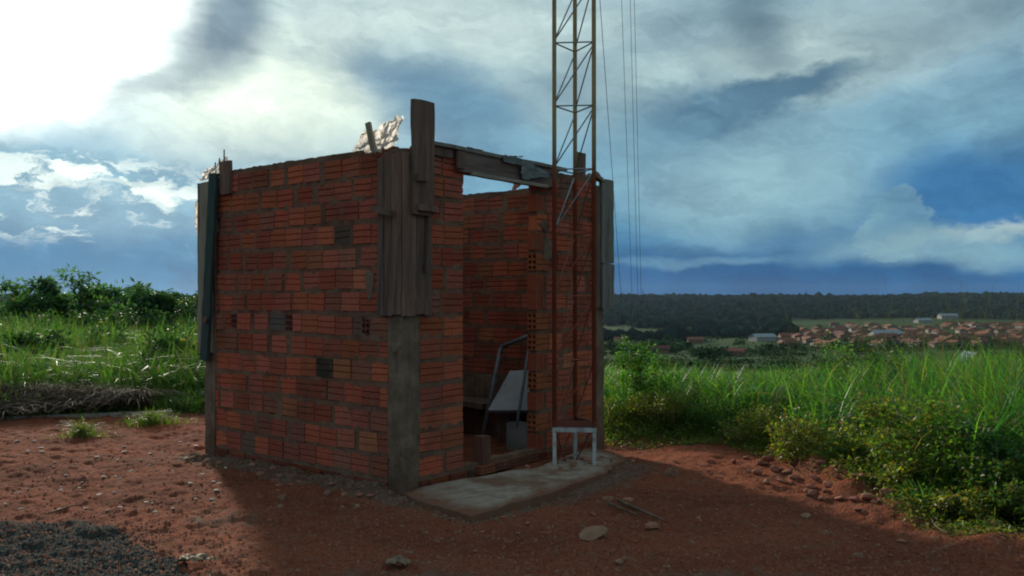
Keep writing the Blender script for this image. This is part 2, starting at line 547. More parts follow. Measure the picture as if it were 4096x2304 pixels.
def concrete_mat():
    m, t = mat('board_marked_concrete')
    p = geo(t)
    n = t.noise(p, 6, 6, .65); v = t.noise(t.vmath('MULTIPLY', p, (14, 14, 1.2)), 1.5, 4, .6); z = t.sep(p)[2]
    c = t.mix(t.sstep(n, .32, .7), (.15, .098, .062), (.245, .17, .115))
    c = t.mix(t.sstep(v, .48, .68, 0, .6), c, (.10, .068, .046))
    mud = t.sstep(t.math('ADD', z, t.math('MULTIPLY', n, .5)), .15, .75, .75, 0)
    c = t.mix(mud, c, (.115, .055, .034))
    t.put(t.b.inputs['Base Color'], c); t.b.inputs['Roughness'].default_value = 1.0; t.b.inputs['Specular IOR Level'].default_value = .05
    bump(t, t.math('ADD', n, t.math('MULTIPLY', v, .8)), .9, .014)
    return m


M['concrete'] = concrete_mat()


def slab_mat():
    m, t = mat('dusty_slab')
    p = geo(t); n = t.noise(p, 2.3, 7, .65); n2 = t.noise(p, 11, 6, .65)
    c = t.mix(t.sstep(n2, .3, .7), (.24, .17, .12), (.38, .30, .23))
    c = t.mix(t.sstep(n, .44, .62, 0, .85), c, (.19, .095, .056))
    rim = attr(t, 'rim')
    c = t.mix(t.sstep(t.math('ADD', rim, t.math('MULTIPLY', t.math('SUBTRACT', n2, .5), .9)), .55, .95, 0, .9), c, (.18, .075, .043))
    t.put(t.b.inputs['Base Color'], c); t.b.inputs['Roughness'].default_value = 1.0; t.b.inputs['Specular IOR Level'].default_value = .05
    bump(t, t.math('ADD', n2, n), .9, .015)
    return m


M['slab'] = slab_mat()


def sheet_mat():
    m, t = mat('crumpled_sheet')
    p = geo(t)
    c = t.mix(t.sstep(t.noise(p, 14, 4, .6), .35, .7), (.90, .86, .78), (.74, .68, .58))
    t.put(t.b.inputs['Base Color'], c); t.b.inputs['Roughness'].default_value = .4
    tr = t.n.new('ShaderNodeBsdfTranslucent'); t.put(tr.inputs[0], c)
    mx = t.n.new('ShaderNodeMixShader'); mx.inputs[0].default_value = .75
    t.l.new(t.b.outputs[0], mx.inputs[1]); t.l.new(tr.outputs[0], mx.inputs[2]); t.l.new(mx.outputs[0], t.out.inputs[0])
    return m


M['sheet'] = sheet_mat()


def leaf_mat(name, tint=(1, 1, 1), rough=.5, trans=.5, spec=.32):
    """foliage: colour from the per-leaf attribute, thin and lit through"""
    m, t = mat(name)
    c = t.mix(1.0, attr(t, 'tone', 'Color'), tint, 'MULTIPLY')
    t.put(t.b.inputs['Base Color'], c)
    t.b.inputs['Roughness'].default_value = rough; t.b.inputs['Specular IOR Level'].default_value = spec
    tr = t.n.new('ShaderNodeBsdfTranslucent'); t.put(tr.inputs[0], t.mix(1.0, c, (1.5, 1.7, .7), 'MULTIPLY'))
    mx = t.n.new('ShaderNodeMixShader'); mx.inputs[0].default_value = trans
    t.l.new(t.b.outputs[0], mx.inputs[1]); t.l.new(tr.outputs[0], mx.inputs[2]); t.l.new(mx.outputs[0], t.out.inputs[0])
    return m


M['leaf'] = leaf_mat('leaf')
M['straw'] = leaf_mat('straw', rough=.8, trans=.2, spec=.06)
M['farleaf'] = leaf_mat('far_leaf', rough=1.0, trans=.04, spec=0.0)


def ground_mat():
    m, t = mat('earth')
    p = geo(t)
    veg, asp, gry, far, wood = (attr(t, a) for a in ('veg', 'asphalt', 'cement', 'valley', 'forest'))
    n1 = t.noise(p, .9, 6, .6); n2 = t.noise(p, 7, 6, .65); n3 = t.noise(p, 45, 4, .65)
    n0 = t.noise(t.vmath('MULTIPLY', p, (.8, 1.6, 1)), .55, 7, .68)
    dirt = t.mix(t.sstep(n1, .35, .65), (.35, .102, .050), (.24, .072, .038))
    dirt = t.mix(t.sstep(n0, .50, .66, 0, .8), dirt, (.175, .054, .030))
    dirt = t.mix(t.sstep(n0, .46, .34, 0, .5), dirt, (.30, .145, .085))
    dirt = t.mix(t.sstep(n2, .45, .72, 0, .7), dirt, (.27, .125, .075))
    dirt = t.mix(t.sstep(n3, .50, .66, 0, .75), dirt, (.12, .038, .022))
    n4 = t.noise(p, 85, 3, .7); n5 = t.noise(p, 19, 5, .7)
    dirt = t.mix(t.sstep(n5, .54, .66, 0, .6), dirt, (.14, .043, .024))
    dirt = t.mix(t.sstep(n4, .60, .68, 0, .8), dirt, (.36, .21, .135))
    cem = t.mix(t.sstep(n2, .35, .7), (.145, .085, .053), (.235, .155, .105))
    g = t.sstep(t.math('ADD', gry, t.math('MULTIPLY', t.math('SUBTRACT', n2, .5), .9)), .35, .7)
    dirt = t.mix(t.math('MULTIPLY', g, .85), dirt, cem)
    grv = t.mix(t.sstep(n3, .4, .65), (.034, .034, .028), (.085, .08, .066))
    a = t.sstep(t.math('ADD', asp, t.math('MULTIPLY', t.math('SUBTRACT', n2, .5), .6)), .42, .6)
    dirt = t.mix(a, dirt, grv)
    soil = t.mix(t.sstep(n2, .4, .7), (.055, .045, .022), (.05, .075, .02))
    v = t.sstep(t.math('ADD', veg, t.math('MULTIPLY', t.math('SUBTRACT', n2, .5), .7)), .4, .7)
    c = t.mix(v, dirt, soil)
    f1 = t.noise(p, .012, 6, .6); f2 = t.noise(p, .05, 5, .6)
    fld = t.mix(t.sstep(f1, .4, .62), (.026, .062, .017), (.040, .078, .020))
    fld = t.mix(t.sstep(f2, .62, .72), fld, (.11, .065, .035))
    fld = t.mix(t.sstep(f2, .34, .46, 1, 0), fld, (.016, .036, .014))
    c = t.mix(far, c, fld)
    c = t.mix(wood, c, (.010, .024, .016))
    t.put(t.b.inputs['Base Color'], c)
    t.b.inputs['Roughness'].default_value = 1.0
    t.b.inputs['Specular IOR Level'].default_value = .04
    bump(t, t.math('ADD', t.math('ADD', n3, n5), t.math('MULTIPLY', n4, .6)), 1.0, .03)
    return m


M['ground'] = ground_mat()

# ------------------------------------------------------------------ ground: one sheet to the horizon
ang = np.concatenate([np.arange(-180, -42, 3.0), np.arange(-42, 42, .17), np.arange(42, 180.1, 3.0)])
rad = np.concatenate([[0.0], np.arange(.6, 3.0, .3), np.arange(3.0, 12.5, .032), 12.5 * np.power(1.035, np.arange(1, 190))])
rad = rad[rad < 9000]
AA, RR_ = np.meshgrid(np.radians(ang), rad)
gx, gy = RR_ * np.sin(AA), RR_ * np.cos(AA)
gzv = gz(gx, gy)
nr_, na_ = gx.shape
idx = np.arange(nr_ * na_).reshape(nr_, na_)
fq = np.stack([idx[:-1, :-1], idx[:-1, 1:], idx[1:, 1:], idx[1:, :-1]], -1).reshape(-1, 4)[:, ::-1]
vy = veg_y(gx, gy)
vegm = np.where(gy > 0, ss(-.35, .55, gy - vy), 0.0)
lx = (gx - C0.x) * VV.x + (gy - C0.y) * VV.y
ly = (gx - C0.x) * UU.x + (gy - C0.y) * UU.y
inhut = (lx > -.1) & (lx < 3.0) & (ly > -.1) & (ly < 2.95)
vegm[inhut] = 0
px_ = CX + F * gx / np.maximum(gy, .3); py_ = YH + F * EYE / np.maximum(gy, .3)
edge = np.interp(px_, [-3000, 0, 380, 560, 680, 760, 900], [2060, 2085, 2112, 2160, 2235, 2330, 2700])
asph = ss(-60, 45, py_ - edge + 110 * fbm(gx * 2.2, gy * 2.2 + 5, 4)) * (gy > 0)
cem = .9 * np.exp(-(np.minimum(np.abs(lx + .12), 9) / .22) ** 2) * ((ly > -.3) & (ly < 2.9))
cem = np.maximum(cem, .8 * np.exp(-(((lx - 1.2) / 1.6) ** 2 + ((ly + .9) / .38) ** 2)))
cem = np.maximum(cem, .75 * np.exp(-(((px_ - 1650) / 900) ** 2 + ((py_ - 2330) / 75) ** 2)))
cem = np.maximum(cem, .62 * np.exp(-(((px_ - 2900) / 700) ** 2 + ((py_ - 2310) / 60) ** 2)))
cem = np.maximum(cem, .55 * np.exp(-(((px_ - 900) / 350) ** 2 + ((py_ - 2080) / 70) ** 2)))
cem[gy < 2] = .3
valley = ss(45, 110, gy); forest = ss(880, 1100, gy - 230 * ss(.26, .34, gx / np.maximum(gy, 1)) + 220 * fbm(gx / 150, gy / 150, 3))
gme = mesh_np('ground', np.stack([gx, gy, gzv], -1).reshape(-1, 3), fq, M['ground'],
              dict(veg=vegm.ravel(), asphalt=asph.ravel(), cement=cem.ravel(), valley=valley.ravel(), forest=forest.ravel()), smooth=True)
ground = link(bpy.data.objects.new('ground', gme))
tag(ground, 'red dirt yard falling away to a green valley and wooded hills', kind='structure')

# ------------------------------------------------------------------ the brick hut
hut = empty('brick_hut', C0, HUT_ROT)
tag(hut, 'roofless hut of red hollow clay bricks with raw concrete corner columns', 'hut')
BL, BH, BT, PITCH, Z0, NROW = 0.212, 0.157, 0.10, 0.19, 0.10, 14


def profile(T, H, depth=.007, half=.007, jig=0.0):
    z = [-H / 2, -H / 6 - half, -H / 6, -H / 6 + half, H / 6 - half, H / 6, H / 6 + half, H / 2]
    d = [0, 0, depth, 0, 0, depth, 0, 0]
    a = [(-T / 2 + q, zz) for q, zz in zip(d, z)]
    b = [(T / 2 - q, zz) for q, zz in zip(d, z)][::-1]
    return a + b


def brick_mb(seed, L=1.0, holes=False):
    rnd = random.Random(seed)
    m = MB(); pr = profile(BT, BH, rnd.uniform(.009, .012), .0085); n = len(pr)
    end = [rnd.uniform(-.012, .012) for _ in range(4)]
    vs = []
    for x in (-L / 2, L / 2):
        for i, (y, z) in enumerate(pr):
            k = (0 if z > 0 else 1) + (0 if x < 0 else 2)
            e = 0 if (holes and x < 0) else end[k]
            vs.append((x + e * L, y + rnd.uniform(-.0015, .0015), z + rnd.uniform(-.002, .002)))
    fs = [(i, (i + 1) % n, n + (i + 1) % n, n + i) for i in range(n)]
    fs.append(tuple(range(n, 2 * n)))
    if not holes:
        fs.append(tuple(range(n))[::-1]); m.add(vs, fs); return m
    m.add(vs, fs)
    # six round cells in the end face
    cw, ch = BT / 2, BH / 3
    for iy in range(2):
        for iz in range(3):
            cy, cz = -BT / 2 + cw * (iy + .5), -BH / 2 + ch * (iz + .5)
            sq = [(cw / 2, 0), (cw / 2, ch / 2), (0, ch / 2), (-cw / 2, ch / 2), (-cw / 2, 0), (-cw / 2, -ch / 2), (0, -ch / 2), (cw / 2, -ch / 2)]
            r = min(cw, ch) * .40
            v = [(-L / 2, cy + a, cz + b) for a, b in sq]
            v += [(-L / 2, cy + r * math.cos(k * math.pi / 4), cz + r * math.sin(k * math.pi / 4)) for k in range(8)]
            v += [(-L / 2 + L * .85, cy + r * math.cos(k * math.pi / 4), cz + r * math.sin(k * math.pi / 4)) for k in range(8)]
            f = [(k, 8 + k, 8 + (k + 1) % 8, (k + 1) % 8) for k in range(8)] + [(8 + k, 16 + k, 16 + (k + 1) % 8, 8 + (k + 1) % 8) for k in range(8)]
            f.append(tuple(range(16, 24)))
            m.add(v, f)
    return m


VAR = [brick_mb(s) for s in range(8)]
HOL = brick_mb(99, holes=True)
VARM = [b.mesh('brick', M['brick']) for b in VAR]
HOLM = HOL.mesh('brick', M['brick'])
PAL = [((.42, .112, .052), 4), ((.39, .092, .050), 8), ((.39, .106, .066), 6), ((.34, .092, .055), 5), ((.31, .110, .068), 2),
       ((.20, .11, .075), .6), ((.42, .14, .065), .7)]


def pick(warm=0.0):
    c = random.choices([p[0] for p in PAL], [p[1] * (1 + (2.5 * warm if i == 0 else -.4 * warm if i > 1 else warm)) for i, p in enumerate(PAL)])[0]
    k = random.uniform(.82, 1.36)
    return tuple(min(.6, q * k * random.uniform(.95, 1.05)) for q in c)


def lay_row(a, b, i, first=None):
    out, pos = [], a
    if first is None: first = random.uniform(.09, .12) if i % 2 else random.uniform(.19, .22)
    while pos < b - .035:
        L = first if not out else BL * random.uniform(.95, 1.07)
        L = min(L, b - pos)
        if b - pos - L < .05: L = b - pos
        out.append((pos, L))
        pos += L + (random.uniform(.03, .075) if random.random() < .2 else random.uniform(.005, .018))
    return out


WALLS = {}


def wall(name, label, mp, rot, rows, span_rows, hidden):
    """mp(s, o, z): wall coordinates (along, outward, up) -> hut coordinates"""
    m = MB()
    def strip(s0, s1, z, hh):
        n = max(2, int((s1 - s0) / .045)); ring = []
        for k in range(n + 1):
            s = s0 + (s1 - s0) * k / n
            of, ob = .05 + random.uniform(-.010, .003), -.05 - random.uniform(-.010, .003)
            z_ = z + .009 * math.sin(s * 2.1 + i * 1.7 + len(name)) * (i > 0); t, b = z_ + hh + random.uniform(-.002, .012), z_ - hh - random.uniform(-.002, .012)
            ring.append([mp(s, of, t), mp(s, of, b), mp(s, ob, b), mp(s, ob, t)])
        vs = [p for r in ring for p in r]; fs = []
        for k in range(n):
            for j in range(4):
                fs.append((4 * k + j, 4 * k + (j + 1) % 4, 4 * k + 4 + (j + 1) % 4, 4 * k + 4 + j))
        fs += [(0, 1, 2, 3)[::-1], tuple(4 * n + q for q in range(4))]
        m.add(vs, fs)
    bricks = []
    for i, (zc, h, segs) in enumerate(rows):
        for (s0, s1) in span_rows(i):
            strip(s0, s1, zc + h / 2 + (PITCH - BH) / 2, (PITCH - BH) / 2 + .009)
        for j, sg in enumerate(segs):
            s, L, kind = sg[0], sg[1], sg[2]
            bricks.append((s, L, zc, h, kind, i, j))
            if j + 1 < len(segs):
                e, nx = s + L, segs[j + 1][0]
                if nx - e > .002 and nx - e < .3:
                    o1, o2 = random.uniform(-.012, .001), random.uniform(-.012, .001)
                    vs = [mp(e - .006, .05 + o1, zc - h / 2), mp(nx + .006, .05 + o1, zc - h / 2), mp(nx + .006, -.05 - o2, zc - h / 2), mp(e - .006, -.05 - o2, zc - h / 2),
                          mp(e - .006, .05 + o2, zc + h / 2), mp(nx + .006, .05 + o1, zc + h / 2), mp(nx + .006, -.05 - o1, zc + h / 2), mp(e - .006, -.05 - o2, zc + h / 2)]
                    m.add(vs, [(0, 3, 2, 1), (4, 5, 6, 7), (0, 1, 5, 4), (1, 2, 6, 5), (2, 3, 7, 6), (3, 0, 4, 7)])
    o = m.obj('wall', M['mortar'], hut)
    o['label'] = label
    WALLS[name] = (o, mp, rot, bricks, hidden)


def rows_for(a, b, base=True):
    rows = []
    if base: rows.append((Z0 - .03 - .055, .11, [(s, L, 'n') for s, L in lay_row(a, b, 1)]))
    for i in range(NROW):
        rows.append((Z0 + PITCH * i + BH / 2, BH, [(s, L, 'n') for s, L in lay_row(a, b, i)]))
    return rows


# plain wall: with an end-on brick and two broken cells
rl = rows_for(.186, 2.655)
def replace(row, s, kinds):
    zc, h, segs = rl[row]
    j = min(range(len(segs)), key=lambda q: abs(segs[q][0] + segs[q][1] / 2 - s))
    a, L, _ = segs[j]; segs[j:j + 1] = kinds(a, L)
rl[7][2][:] = rl[7][2]
replace(7, .42, lambda a, L: [(a, .095, 'end'), (a + .105, max(L - .105, .06), 'n')])
replace(7, 1.40, lambda a, L: [(a, L * .55, 'n'), (a + L * .6, L * .36, 'end')])
replace(7, 2.35, lambda a, L: [(a, L * .4, 'end'), (a + L * .45, L * .5, 'n')])
wall('plain', 'brick wall without openings facing the yard', lambda s, o, z: (.058 - o, s, z), math.pi / 2, rl, lambda i: [(.17, 2.67)], lambda s: False)

JT = ['v', 'h', 'v', 'h', 'v', 'h', 'h', 'v', 'v', 'h', 'v', 'n', 'v', 'n']
rf = []
for i in range(NROW + 1):
    if i == 0:
        rf.append((Z0 - .085, .11, [(s, L, 'n') for s, L in lay_row(.186, .74, 1)] + [(s, L, 'n') for s, L in lay_row(.76, 2.72, 0)])); continue
    k = i - 1
    segs = [(s, L, 'n') for s, L in (lay_row(.186, .703, k, .27 if k % 2 == 0 else .245))]
    tt = JT[k]
    if tt == 'v':
        segs.append((1.73, .125, 'v')); rest = 1.73 + .165
    elif tt == 'h':
        segs.append((1.73, .20, 'h')); rest = 1.73 + .215
    else:
        segs.append((1.745, .16, 'n')); rest = 1.73 + .20
    segs += [(s, L, 'n') for s, L in lay_row(rest, 2.72, k, random.choice([.205, .205, .12]))]
    rf.append((Z0 + PITCH * k + BH / 2, BH, segs))
wall('door', 'brick wall broken by the doorway', lambda s, o, z: (s, .058 - o, z), 0.0, rf,
     lambda i: [(.17, .74), (.75, 2.73)] if i == 0 else [(.17, .705), (1.745, 2.73)], lambda s: False)
wall('back', 'inner brick wall seen through the doorway', lambda s, o, z: (HA - .058 + o, s, z), -math.pi / 2, rows_for(.186, 2.655),
     lambda i: [(.17, 2.67)], lambda s: not (.85 < s < 2.0))
wall('far', 'hidden brick wall on the sunny side', lambda s, o, z: (s, HB - .058 + o, z), math.pi, rows_for(.186, 2.72),
     lambda i: [(.17, 2.73)], lambda s: True)

cand = []
for nm, (o, mp, rot, bricks, hid) in WALLS.items():
    for b in bricks:
        s, L, zc, h, kind, i, j = b
        c = Matrix.Rotation(HUT_ROT, 4, 'Z') @ Vector(mp(s + L / 2, .05, zc)) + C0
        sc = -1.0 if hid(s + L / 2) else math.sqrt(L) / c.y * (1.0 if nm != 'back' else (.8 if zc > .8 else .3))
        cand.append((sc, nm, b))
cand.sort(key=lambda q: -q[0])
MOSS = [(10, 1.05, (.035, .042, .028)), (4, .75, (.11, .085, .065)), (8, 1.62, (.16, .12, .10))]
bulk = {}
for q, (sc, nm, (s, L, zc, h, kind, i, j)) in enumerate(cand):
    o, mp, rot, _, _ = WALLS[nm]
    colr = pick(.8 if nm == 'door' else .15 if nm == 'plain' else .0)
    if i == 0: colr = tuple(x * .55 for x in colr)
    if nm == 'back': colr = tuple(x * .9 for x in colr)
    if nm == 'plain':
        for (ri, si, cc) in MOSS:
            if i == NROW + 1 - ri and abs(s + L / 2 - si) < .11: colr = cc
    out_j = random.uniform(-.004, .005) + (.014 if i == 0 else 0)
    pos = Vector(mp(s + L / 2, out_j, zc + random.uniform(-.004, .004) + .009 * math.sin(s * 2.1 + i * 1.7 + len(nm)) * (i > 0)))
    tilt = random.gauss(0, .016)
    if kind == 'end':      # brick turned through the wall, its cells facing the yard
        mtx = Matrix.Translation(Vector(mp(s + L / 2, 0, zc))) @ Matrix.Rotation(rot - math.pi / 2, 4, 'Z') @ Matrix.Diagonal((.10, L / BT, h / BH, 1))
        src, me = HOL, HOLM; colr = (.16, .055, .04)
    elif kind == 'h':
        mtx = Matrix.Translation(pos) @ Matrix.Rotation(rot, 4, 'Z') @ Matrix.Diagonal((L, 1.06, h / BH, 1)); src, me = HOL, HOLM
        colr = tuple(min(.5, x * 1.1) for x in pick(1.0)) if j % 2 else (.40, .12, .05)
    elif kind == 'v':
        mtx = Matrix.Translation(pos) @ Matrix.Rotation(rot, 4, 'Z') @ Matrix.Rotation(math.pi / 2, 4, 'Y') @ Matrix.Diagonal((h * 1.06, 1.04, L / BH, 1))
        k = random.randrange(8); src, me = VAR[k], VARM[k]; colr = (.36, .09, .045)
    else:
        mtx = Matrix.Translation(pos) @ Matrix.Rotation(rot, 4, 'Z') @ Matrix.Rotation(tilt, 4, 'Y') @ Matrix.Diagonal((L, 1, h / BH * random.uniform(.97, 1.03), 1))
        k = random.randrange(8); src, me = VAR[k], VARM[k]
    if q < 300 and sc > 0:
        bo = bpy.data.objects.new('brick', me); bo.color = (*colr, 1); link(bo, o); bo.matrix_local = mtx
    else:
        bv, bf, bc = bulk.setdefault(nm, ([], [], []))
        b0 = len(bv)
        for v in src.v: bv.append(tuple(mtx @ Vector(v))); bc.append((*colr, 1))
        for f in src.f: bf.append(tuple(b0 + z for z in f))


def brick_bulk_mat():
    m = M['brick'].copy(); m.name = 'fired_clay_mixed'
    nt = m.node_tree
    oi = next(n for n in nt.nodes if n.type == 'OBJECT_INFO')
    a = nt.nodes.new('ShaderNodeAttribute'); a.attribute_name = 'tone'
    for l in list(nt.links):
        if l.from_node == oi: nt.links.new(a.outputs['Color'], l.to_socket)
    return m


M['brick_bulk'] = brick_bulk_mat()
for nm, (bv, bf, bc) in bulk.items():
    me = bpy.data.meshes.new('brickwork'); me.from_pydata(bv, [], bf); me.update()
    a = me.attributes.new('tone', 'FLOAT_COLOR', 'POINT'); a.data.foreach_set('color', np.array(bc, np.float32).ravel())
    me.materials.append(M['brick_bulk'])
    bo = link(bpy.data.objects.new('brickwork', me), WALLS[nm][0]); bo['kind'] = 'stuff'

# columns
for (x0, y0, h, sd_) in ((0, 0, 2.74, 1), (HA - .18, 0, 2.70, 5), (0, HB - .18, 2.70, 9), (HA - .18, HB - .18, 2.72, 13)):
    nobj('column', (x0, y0, -.35), (x0 + .18, y0 + .18, h), .045, .008, M['concrete'], hut, sd_, .006)


def board(name, lo, hi, mt, seed, tilt=None, amp=.004, seg=.07, round_=.003):
    """board in hut coordinates; its own origin at its centre so the grain follows it"""
    lo, hi = Vector(lo), Vector(hi); c = (lo + hi) / 2
    o = nobj(name, lo - c, hi - c, seg, amp, mt, hut, seed, round_)
    o.location = c
    if tilt: o.rotation_euler = tilt
    return o


# shuttering left on the near column: three boards on one face, a tall wide one and a narrow one on the other
board('formwork_board', (-.030, .000, 1.41), (-.004, .105, 2.70), M['wood_red'], 1)
board('formwork_board', (-.026, .108, 1.40), (-.002, .200, 2.72), M['wood'], 2)
board('formwork_board', (-.031, .203, 1.405), (-.005, .275, 2.68), M['wood'], 3)
board('formwork_board', (-.028, -.036, 1.40), (.100, -.006, 2.70), M['wood_red'], 4)
board('formwork_board', (.103, -.033, 1.41), (.195, -.004, 2.69), M['wood'], 5)
board('formwork_board', (.198, -.034, 1.405), (.285, -.006, 2.68), M['wood'], 6)
board('formwork_post', (.030, -.075, 2.20), (.272, -.043, 3.13), M['wood'], 7, amp=.005, round_=.006)
board('formwork_cleat', (.07, -.105, 2.235), (.29, -.044, 2.285), M['wood_red'], 8, tilt=(0, R(2), 0))
board('formwork_cleat', (-.095, .06, 2.215), (-.050, .30, 2.260), M['wood'], 9, tilt=(R(14), 0, 0))
board('formwork_cleat', (.05, -.11, 2.47), (.17, -.077, 2.53), M['wood'], 10, tilt=(0, R(-6), 0))
board('formwork_strut', (.205, -.072, 1.75), (.235, -.044, 2.62), M['wood'], 11, tilt=(0, R(4), 0))
# second column: a pale plank and a leaning green one, a stub above the wall
board('formwork_board', (-.034, HB - .145, 1.00), (-.006, HB + .09, 2.70), M['wood_pale'], 12, tilt=(R(-1.0), 0, 0))
gb = board('green_board', (-.072, 2.615, .92), (-.042, 2.745, 2.77), M['green'], 13, tilt=(R(4.6), 0, 0)); gb['label'] = 'leaning green-painted plank'
board('formwork_post', (-.03, 2.37, 2.55), (.005, 2.555, 2.88), M['wood_red'], 14, amp=.008)
board('formwork_cleat', (-.10, 2.66, 1.30), (-.073, 2.72, 1.36), M['wood'], 15, tilt=(R(30), 0, 0))
# third column: two lengths of rounded board and a dark one beside
board('formwork_board', (2.80, -.05, 1.90), (3.03, -.01, 2.80), M['wood_grey'], 16, amp=.006, round_=.006)
board('formwork_board', (2.81, -.046, 1.42), (3.045, -.012, 1.91), M['wood_grey'], 17, amp=.006, round_=.006)
board('formwork_board', (2.69, -.034, 1.44), (2.785, -.004, 2.72), M['wood'], 18)
board('formwork_post', (2.44, .02, 2.66), (2.60, .055, 3.04), M['wood'], 19)
# beam over the doorway, still in its boards
board('lintel_beam', (.60, -.032, 2.615), (2.05, .10, 2.79), M['wood_h'], 20, amp=.006, seg=.09)
board('lintel_lath', (.74, -.062, 2.595), (1.85, -.034, 2.625), M['lath'], 21, amp=.002)
board('lintel_cap', (.275, -.052, 2.795), (2.17, .11, 2.825), M['wood_grey'], 22, amp=.005, tilt=(0, R(-.2), 0))
board('lintel_block', (.565, -.06, 2.63), (.66, -.034, 2.785), M['wood'], 23)
board('roof_plate', (.29, -.02, 2.715), (.56, .095, 2.79), M['wood'], 24, amp=.006)
# rough mortar capping along the wall tops
def cap(lo, hi, seed, mp):
    n = 70; m = MB(); ring = []
    for k in range(n + 1):
        s = lo + (hi - lo) * k / n
        t = HT + .006 + .03 * max(0, float(fbm(np.float64(s * 6 + seed), np.float64(seed), 3)) + .15)
        ring += [mp(s, .045, HT - .03), mp(s, .035, t), mp(s, -.035, t - .004), mp(s, -.045, HT - .03)]
    f = []
    for k in range(n):
        for j in range(4): f.append((4 * k + j, 4 * k + (j + 1) % 4, 4 * k + 4 + (j + 1) % 4, 4 * k + 4 + j))
    m.add(ring, f); m.obj('mortar_capping', M['mortar'], hut)
cap(.18, 2.66, 3.0, lambda s, o, z: (.058 - o, s, z))
cap(.18, 2.66, 9.0, lambda s, o, z: (HA - .058 + o, s, z))
cap(.18, 2.72, 14.0, lambda s, o, z: (s, HB - .058 + o, z))
cap(2.15, 2.72, 22.0, lambda s, o, z: (s, .058 - o, z))
# smeared mortar on the wall and jamb
for (x, y, z, rx, ry, rz_) in ((-.004, .40, 1.66, .012, .05, .13), (1.93, -.002, 2.02, .09, .012, .12), (1.86, -.002, 2.24, .06, .012, .06),
                              (-.006, .10, 1.16, .010, .07, .05)):
    m = MB(); n, k2 = 12, 4
    vs = []
    for a in range(k2 + 1):
        for b in range(n):
            ph = a / k2 * math.pi / 2; th = b / n * 2 * math.pi
            rr = math.sin(ph) * (1 + .3 * math.sin(3 * th + x * 40) * random.uniform(.4, 1)); d = math.cos(ph)
            if rx < ry: vs.append((x + .006 - rx * d, y + ry * rr * math.cos(th), z + rz_ * rr * math.sin(th)))
            else: vs.append((x + rx * rr * math.cos(th), y + .006 - ry * d, z + rz_ * rr * math.sin(th)))
    m.add(vs, [(a * n + b, a * n + (b + 1) % n, (a + 1) * n + (b + 1) % n, (a + 1) * n + b) for a in range(k2) for b in range(n)])
    m.obj('mortar_patch', M['concrete'], hut, True)
# concrete ledge with a dark board below the inner wall
nobj('inner_plinth', (HA - .30, .9, -.2), (HA - .112, 2.5, .27), .08, .01, M['concrete'], hut, 40)
nobj('inner_ledge', (HA - .52, 1.25, .32), (HA - .112, 2.5, .38), .09, .006, M['wood'], hut, 41)
nobj('inner_plaster', (HA - .125, .9, .385), (HA - .098, 2.5, .66), .07, .006, M['concrete'], hut, 42)
# threshold bricks
for k, (s, L) in enumerate(((.86, .20), (1.08, .21), (1.31, .22), (1.54, .19))):
    me = VARM[k]
    bo = bpy.data.objects.new('threshold_brick', me); bo.color = (.20, .075, .045, 1) if k else (.30, .10, .05, 1); link(bo, hut)
    bo.location = (s + L / 2, -.005 + .012 * k, .055); bo.scale = (L, 1.1, .45); bo.rotation_euler = (0, 0, random.uniform(-.04, .04))


def hw(x, y, z=0.0):
    """hut coordinates -> world"""
    return C0 + VV * x + UU * y + Vector((0, 0, z))


# ------------------------------------------------------------------ concrete apron before the door
def apron():
    ol = [(.0, -.005), (-.05, -.12), (-.12, -.32), (-.19, -.62), (-.27, -.95), (.2, -.93), (.7, -.96), (1.2, -.90), (1.6, -.86), (1.95, -.72), (2.25, -.66), (2.45, -.50), (2.62, -.25), (2.66, -.05), (2.64, .0)]
    pts = []
    for i in range(len(ol) - 1):
        a, b = ol[i], ol[i + 1]
        for k in range(6):
            t = k / 6
            pts.append((a[0] + (b[0] - a[0]) * t + random.gauss(0, .006), a[1] + (b[1] - a[1]) * t + random.gauss(0, .006)))
    pts.append(ol[-1])
    n = len(pts); m = MB(); c = Vector((1.2, -.012))
    rings = 9; vs = []
    for r in range(rings + 1):
        t = r / rings
        for (x, y) in pts:
            q = Vector((x, y)) * t + Vector((1.35, -.30)) * (1 - t)
            top = .050 - .034 * max(0, min(1, (q.x - 1.0) / 1.5)) - .035 * max(0, min(1, (.25 - q.x) / .35)) * max(0, 1 + q.y / .8) + .018 * float(fbm(np.float64(q.x * 5), np.float64(q.y * 5), 3))
            if r == rings: top -= .010
            vs.append((q.x, q.y, top))
    for (x, y) in pts: vs.append((x * 1.0, y - .01, -.12))
    f = [(r * n + i, r * n + i + 1, (r + 1) * n + i + 1, (r + 1) * n + i) for r in range(rings + 1) for i in range(n - 1)]
    m.add(vs, f)
    o = m.obj('concrete_slab', M['slab'])
    ra = o.data.attributes.new('rim', 'FLOAT', 'POINT')
    ra.data.foreach_set('value', np.repeat(np.minimum(1, np.arange(rings + 2) / rings) ** 3, n).astype(np.float32))
    o.location = C0; o.rotation_euler = (0, 0, HUT_ROT)
    tag(o, 'rough pale concrete slab laid on the dirt before the doorway', 'slab')


apron()

